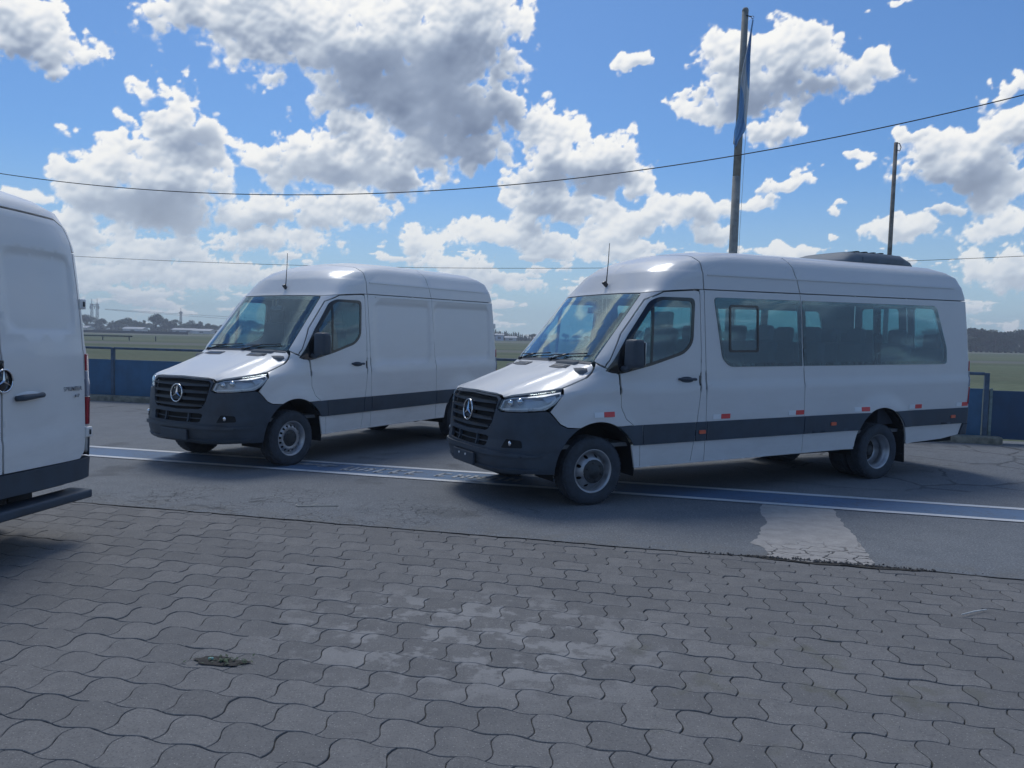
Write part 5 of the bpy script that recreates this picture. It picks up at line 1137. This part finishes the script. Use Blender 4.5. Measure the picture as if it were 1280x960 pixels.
c = mixc(nt, wh, (0.40, 0.62, 0.84), (0.85, 0.86, 0.87)); nt.links.new(c, b_.inputs['Base Color']); b_.inputs['Roughness'].default_value = .8
tl = nd(nt, 'ShaderNodeBsdfTranslucent', {'Color': c}); mo = [n for n in nt.nodes if n.type == 'OUTPUT_MATERIAL'][0]
nt.links.new(nd(nt, 'ShaderNodeMixShader', {0: 0.5, 1: b_.outputs[0], 2: tl.outputs[0]}).outputs[0], mo.inputs['Surface'])
flm = flag_mesh(); flm.materials.append(m); fl = link('flag', flm); tag(fl, 'light blue and white flag hanging limp in folds from the tall flagpole', 'flag')
sd_ = fl.modifiers.new('thickness', 'SOLIDIFY'); sd_.thickness = .003
up = empty('utility_pole', (10.27, 22.0, 0)); tag(up, 'thin bare brown pole with a hook at its top, behind the rear of the minibus', 'pole')
ptube('pole', [(0, 0, -.05), (.03, 0, 4.0), (.06, 0, 7.24)], [.068, .060, .050], WOOD, 12, up); ptube('hook', [(.07, -.06, 7.02), (.14, -.07, 7.0), (.17, -.07, 7.10), (.13, -.06, 7.2), (.06, -.04, 7.22)], .012, DARKM, 6, up)
CAB = mat('cable', (.02, .022, .025), .6)
def cable(name, P, r, lab):
    X = np.array([p[0] for p in P]); Z = np.array([p[2] for p in P]); k = np.polyfit(X, Z, 3 if len(P) > 4 else 2); ky = np.polyfit(X, [p[1] for p in P], 1)
    xs = np.linspace(X.min() - 6, X.max() + 6, 80); o = ptube(name, [(x, np.polyval(ky, x), np.polyval(k, x)) for x in xs], r, CAB, 6); tag(o, lab, 'cable'); return o
cable('overhead_cable', [(-12.26, 19.06, 5.31), (-7.99, 18.0, 4.81), (-4.17, 17.04, 4.64), (-0.09, 16.02, 4.72), (3.79, 15.05, 5.14), (8.64, 13.84, 6.03)], .010, 'thick black cable sagging across the sky and passing the flagpole')
cable('overhead_cable', [(-28.96, 52.24, 6.38), (-14.27, 48.57, 5.8), (-1.97, 45.49, 5.61), (10.87, 42.28, 5.7), (24.71, 38.82, 6.2)], .014, 'thin nearly level cable just above the roofs of the vans')

# ------------------------------------------------------------------ far things
LAT = mat('lattice_steel', (.20, .22, .25), .6, .3)
def lattice(mb, w0, w1, h, n, r):
    c = []
    for k in range(n + 1):
        t = k / n; w = w0 + (w1 - w0) * t; c.append([Vector((sx * w / 2, sy * w / 2, h * t)) for sx, sy in ((-1, -1), (1, -1), (1, 1), (-1, 1))])
    for s in range(4):
        mb.tube([c[k][s] for k in range(n + 1)], r, 4)
        for k in range(n): mb.tube([c[k][s], c[k + 1][(s + 1) % 4]], r * .6, 4); mb.tube([c[k + 1][s], c[k + 1][(s + 1) % 4]], r * .5, 4)
py = empty('pylon', (-263.4, 500, 0)); tag(py, 'twin-legged lattice pylon with a crossbar above the trees at the far left', 'pylon')
for sx in (-1.7, 1.7):
    mb = MB(); lattice(mb, 1.6, .9, 17.2, 8, .12); mb.tube([(0, 0, 17.2), (0, 0, 20.3)], .14, 5); o = mb.build('mast', LAT, py); o.location = (sx, 0, 0)
mb = MB()
for z in (15.6, 16.8): mb.tube([(-3.0, 0, z), (3.0, 0, z)], .16, 5)
for k in range(-3, 3): mb.tube([(k, 0, 15.6), (k + 1, 0, 16.8)], .08, 4)
mb.build('crossbar', LAT, py)
for k in (-2.8, 0, 2.8): ptube('insulator', [(k, 0, 15.5), (k, 0, 13.9)], .2, LAT, 6, py)
pt = empty('radio_mast', (-209.1, 500, 0)); tag(pt, 'slim lattice mast beside the biggest round tree in the far treeline', 'mast')
mb = MB(); lattice(mb, 1.3, .8, 13.5, 9, .12); mb.build('mast', LAT, pt); mb = MB(); mb.box((0, 0, 12.6), (1.9, 1.9, .5)); mb.build('platform', LAT, pt); ptube('antenna', [(0, 0, 13.5), (0, 0, 15.6)], .12, LAT, 5, pt)
for i, (z0, z1) in enumerate(((14.0, 8.4), (13.6, 5.4))):
    pts = []
    for k in range(25):
        t = k / 24; pts.append((-256.9 + 210 * t, 500 + 60 * t, z0 + (z1 - z0) * t - 12 * t * (1 - t) * .35))
    o = ptube('power_line', pts, .10, LAT, 4); tag(o, ('upper' if i == 0 else 'lower') + ' power line leaving the lattice pylon toward the right', 'power line')
# sheds, wall and small buildings along the treeline
def shed(x, y, w, d, h, wall, roofc, name, lab, cat):
    root = empty(name, (x, y, -.06)); tag(root, lab, cat)
    mb = MB(); mb.box((0, 0, h / 2), (w, d, h)); mb.build('wall', mat(wall[0], wall[1], .8, noise=.12, nscale=.5), root)
    mb = MB(); e = .4; hh = h + min(w, d) * .16
    mb.add([(-w / 2 - e, -d / 2 - e, h), (w / 2 + e, -d / 2 - e, h), (w / 2 + e, 0, hh), (-w / 2 - e, 0, hh), (-w / 2 - e, d / 2 + e, h), (w / 2 + e, d / 2 + e, h)], [(0, 1, 2, 3), (3, 2, 5, 4), (0, 3, 4), (1, 5, 2), (0, 4, 5, 1)]); mb.build('roof', mat(roofc[0], roofc[1], .6, noise=.1), root)
    n = max(1, int(w / 6))
    for k in range(n):
        mb = MB(); mb.box((-w / 2 + (k + .5) * w / n, -d / 2 - .03, h * .5), (min(2.0, w / n * .4), .06, h * .35)); mb.build('window' if k else 'door', mat('shed_dark', (.05, .06, .07), .4), root)
    return root
WH, GR, PK, MT = ('shed_white', (.62, .63, .64)), ('shed_grey', (.45, .46, .48)), ('shed_cream', (.6, .57, .5)), ('metal_roof', (.46, .48, .50))
SH = [(-259, 455, 9, 6, 2.6, WH, MT, 'house', 'small white house at the far left end of the treeline'), (-246, 450, 13, 7, 2.0, PK, MT, 'shed', 'cream shed under the pylon in the far treeline'), (-214, 450, 11, 7, 1.9, WH, MT, 'shed', 'long low white shed left of the biggest round tree'),
      (-188, 455, 12, 6, 2.0, GR, MT, 'shed', 'grey shed right of the biggest round tree'), (-176, 452, 10, 7, 1.7, WH, MT, 'shed', 'low white shed nearest the bonnet of the cargo van, in the treeline'), (-7.2, 420, 4.2, 5, 3.0, ('shed_blue', (.45, .52, .66)), MT, 'shed', 'pale blue shed seen between the two vehicles'), (-1.2, 425, 6, 5, 1.7, WH, MT, 'shed', 'white low shed before the pointed trees between the vehicles'), (178, 322, 4.2, 4, 2.6, WH, MT, 'house', 'small white house under the trees at the far right')]
for s in SH: shed(*s[:-1], s[-1], s[-2])
mb = MB()
mb.box((-230, 0, .40), (190, .5, 1.1)); o = mb.build('boundary_wall', mat('wall_dark', (.045, .055, .065), .9, noise=.3, nscale=.2)); o.location = (0, 330, 0); tag(o, 'long dark boundary wall in front of the far left trees', 'wall')
mb = MB()
for k in range(60): mb.box((-290 + k * 4.0, 0, .35), (.12, .12, .8))
mb.box((-175, 0, .66), (235, .10, .20)); o = mb.build('guard_rail', mat('rail_dark', (.10, .12, .13), .7)); o.location = (0, 120, -.05); tag(o, 'dark guard rail crossing the grass field at the left', 'guard rail')

# ---- trees
def leaf_mat(name, col):
    m = bpy.data.materials.new(name); m.use_nodes = True; nt = m.node_tree; b = nt.nodes['Principled BSDF']; pos = nd(nt, 'ShaderNodeNewGeometry').outputs['Position']
    rnd = nd(nt, 'ShaderNodeObjectInfo').outputs['Random']; n = noi(nt, pos, .6, 3)
    c = mixc(nt, sstep(nt, n, .3, .7), tuple(x * .65 for x in col), tuple(x * 1.45 for x in col)); c = mixc(nt, mth(nt, 'MULTIPLY', rnd, .45), c, (col[0] * 1.5, col[1] * 1.2, col[2] * 1.0))
    nt.links.new(c, b.inputs['Base Color']); b.inputs['Roughness'].default_value = .8; b.inputs['Specular IOR Level'].default_value = .2
    return m
LEAF = [leaf_mat('leaf_olive', (.085, .110, .066)), leaf_mat('leaf_dark', (.060, .082, .062)), leaf_mat('leaf_light', (.110, .140, .078))]
BARK = mat('bark', (.07, .06, .05), .95, noise=.3)
def tree_meshes(kind, seed, leaf):
    r = random.Random(seed); tk = MB(); cr = MB(); clumps = []
    if kind == 'round':
        tk.tube([(0, 0, -.3), (.1, 0, 2.2), (.1, .1, 4.2)], [.35, .26, .16], 7)
        for k in range(6): a = k * 1.05 + r.random() * .5; clumps.append((Vector((math.cos(a) * 1.9, math.sin(a) * 1.9, r.uniform(1.2, 2.2))), r.uniform(1.0, 1.4)))
        for _ in range(13):
            a = r.random() * 6.28; e = r.uniform(.15, 1.3); L = r.uniform(1.8, 3.4); c = Vector((math.cos(a) * math.cos(e) * L * 1.15, math.sin(a) * math.cos(e) * L * 1.15, 4.6 + math.sin(e) * L * 1.25)); clumps.append((c, r.uniform(1.0, 1.9))); tk.tube([(.1, .1, r.uniform(1.8, 3.8)), c * .6 + Vector((0, 0, 1.4)), c], [.13, .08, .03], 5)
    elif kind == 'tall':
        tk.tube([(0, 0, -.3), (.2, 0, 4), (.0, .2, 8.2)], [.3, .2, .07], 7)
        for _ in range(12):
            a = r.random() * 6.28; z = r.uniform(2.2, 8.8); L = r.uniform(.4, 2.1) * (1.15 - abs(z - 6) / 7); c = Vector((math.cos(a) * L, math.sin(a) * L, z)); clumps.append((c, r.uniform(.6, 1.25))); tk.tube([(.1, .1, z - 1.2), c], [.08, .03], 5)
    else:
        tk.tube([(0, 0, -.3), (0, 0, 7.5)], [.22, .05], 6)
        for k in range(14):
            z = .9 + 7.6 * k / 13; rr = 1.05 * (1 - (k / 13) ** 1.6) + .14; clumps.append((Vector((r.uniform(-.2, .2), r.uniform(-.2, .2), z)), rr * .85))
    for c, R_c in clumps:
        n = int(70 * R_c ** 1.6) + 26
        for _ in range(n):
            d = Vector((r.gauss(0, 1), r.gauss(0, 1), r.gauss(0, .8))).normalized() * R_c * r.uniform(.45, 1.08); p = c + d; s = r.uniform(.12, .30)
            u = Vector((r.gauss(0, 1), r.gauss(0, 1), r.gauss(0, 1))).normalized(); w = u.orthogonal().normalized()
            cr.add([p - u * s - w * s * .6, p + u * s - w * s * .4, p + u * s * .6 + w * s, p - u * s * .8 + w * s * .7], [(0, 1, 2, 3)])
    return tk.mesh('trunk', BARK), cr.mesh('crown', leaf)
TM = {('round', 0): tree_meshes('round', 1, LEAF[0]), ('round', 1): tree_meshes('round', 2, LEAF[1]), ('round', 2): tree_meshes('round', 3, LEAF[2]), ('tall', 0): tree_meshes('tall', 4, LEAF[1]), ('tall', 1): tree_meshes('tall', 5, LEAF[0]), ('cone', 0): tree_meshes('cone', 6, LEAF[1])}
BASEH = {'round': 8.6, 'tall': 9.4, 'cone': 8.9}
def tree(kind, v, x, y, h, sx, lab, grp):
    root = empty({'round': 'broadleaf_tree', 'tall': 'tall_tree', 'cone': 'cypress_tree'}[kind], (x, y, -.06), random.random() * 6.28); s = h / BASEH[kind]; root.scale = (s * sx, s * sx, s)
    link('trunk', TM[kind, v][0], root); link('crown', TM[kind, v][1], root); tag(root, lab, 'tree', grp); return root
ORD = ['first', 'second', 'third', 'fourth', 'fifth', 'sixth', 'seventh', 'eighth', 'ninth', 'tenth', 'eleventh', 'twelfth', 'thirteenth', 'fourteenth', 'fifteenth', 'sixteenth', 'seventeenth', 'eighteenth', 'nineteenth', 'twentieth', 'twenty-first', 'twenty-second']
def pxx(u, Y): return (u - 640 + .0223 * 60) / FPX * Y
GL, GM, GRt = 'trees of the far treeline at the left', 'pointed trees between the two vehicles', 'dark trees of the wood at the right'
L1 = 'small bushy tree in the far left treeline'; L2 = 'tall slender tree in the far left treeline'
for ii, (u, top, kind, v, sx, lab) in enumerate([(106, 393, 'round', 1, 1.25, 'dark spreading tree at the left end of the far treeline'), (124, 398, 'round', 1, 1.1, 'dark round tree directly right of the pylon legs'), (137, 398, 'tall', 0, 1, L2), (146, 400, 'round', 2, 1.2, L1), (155, 397, 'round', 2, 1.3, 'pale green wide tree midway in the far left treeline'), (165, 400, 'round', 0, 1.1, L1), (172, 402, 'round', 2, 1.1, L1), (179, 399, 'tall', 1, .9, L2),
                                 (193, 392, 'round', 1, .95, 'biggest dark round tree of the far left treeline'), (200, 397, 'round', 0, 1, L1), (206, 395, 'tall', 0, 1.3, L2), (213, 400, 'round', 0, 1, L1), (219, 398, 'tall', 1, 1.2, L2), (228, 404, 'round', 2, 1.2, L1), (236, 400, 'round', 0, .9, L1), (244, 404, 'round', 1, 1.1, L1), (250, 399, 'tall', 0, 1.5, L2), (257, 404, 'round', 0, 1.2, L1), (266, 406, 'round', 2, 1.3, L1), (276, 406, 'round', 0, 1.2, L1), (288, 405, 'round', 1, 1.3, L1)]):
    if lab in (L1, L2): lab = lab + ', ' + ORD[ii] + ' tree from its left end'
    Y = 480 + random.uniform(-12, 18); base = 410.6 + (u - 110) * .0223 + 1.69 / Y * FPX; tree(kind, v, pxx(u, Y), Y, (base - top) / FPX * Y * .90, sx, lab, GL)
for i in range(46):      # lower hedge of trees filling under and between
    u = 98 + i * 4.6 + random.uniform(-2, 2); Y = random.uniform(505, 560); tree('round', random.randint(0, 2), pxx(u, Y), Y, random.uniform(3.2, 5.6), 1.45, 'low scrubby tree filling the back of the far left treeline', 'scrub behind the far left treeline')
for i in range(30):      # treeline going on behind the vehicles (seen through their glass)
    u = 300 + i * 10.3; Y = random.uniform(430, 480); tree('round', random.randint(0, 2), pxx(u, Y), Y, random.uniform(5, 8.5), 1.3, 'distant tree seen through the glass of the cargo van or over its bonnet', 'trees beyond the cargo van')
for i in range(26):
    u = 608 + i * 2.2 + random.uniform(-.6, .6); Y = random.uniform(435, 452); h = 6.0 - i * .10 + random.uniform(-.8, .8); tree('cone', 0, pxx(u, Y), Y, h, 1.45, 'dark pointed cypress in the row between the two vehicles', GM)
for i in range(40):
    u = 664 + i * 13.4; Y = 420 - i * 2.0; tree('round', random.randint(0, 1), pxx(u, Y), Y, random.uniform(6, 9) if i > 8 else random.uniform(3.2, 4.4), 1.35, 'distant tree seen through the side windows of the minibus', 'trees beyond the minibus')
R1, R2 = 'tall dark tree of the wood at the right', 'dark bushy tree of the wood at the right'
for ii, (u, top, kind, v) in enumerate([(1199, 411, 'round', 1), (1210, 408, 'tall', 0), (1217, 408, 'tall', 0), (1223, 409, 'tall', 0), (1231, 415, 'round', 1), (1239, 412, 'tall', 0), (1245, 413, 'tall', 0), (1253, 417, 'round', 1), (1261, 416, 'tall', 0), (1267, 415, 'round', 1), (1275, 418, 'round', 0), (1284, 415, 'round', 1), (1296, 413, 'round', 1), (1310, 414, 'tall', 0), (1325, 412, 'round', 1)]):
    Y = 332 + random.uniform(-6, 6); base = 436 + (u - 1237) * .0223 + 1.69 / Y * FPX; tree(kind, v, pxx(u, Y), Y, (base - top) / FPX * Y, 1.25 if kind == 'round' else 1.7, (R2 if kind == 'round' else R1) + ', ' + ORD[ii] + ' from the minibus tail', GRt)
for i in range(26):
    u = 1192 + i * 6.2; Y = random.uniform(338, 352); tree('round', 1, pxx(u, Y), Y, random.uniform(5.5, 8.0), 1.5, 'low dark tree filling the wood at the right', 'undergrowth trees of the wood at the right')

# ------------------------------------------------------------------ air: thin even haze over the whole place
hm = MB(); hm.box((0, 330, 12.0), (1500, 780, 27.0)); hz_ = hm.build('haze', []); hz_['kind'] = 'stuff'
m = bpy.data.materials.new('haze'); m.use_nodes = True; nt = m.node_tree; nt.nodes.clear()
pv_ = nd(nt, 'ShaderNodeVolumePrincipled', {'Color': (0.80, 0.88, 1.0, 1), 'Density': 0.0009, 'Anisotropy': 0.2})
nd(nt, 'ShaderNodeOutputMaterial', {'Volume': pv_.outputs[0]}); hz_.data.materials.append(m)
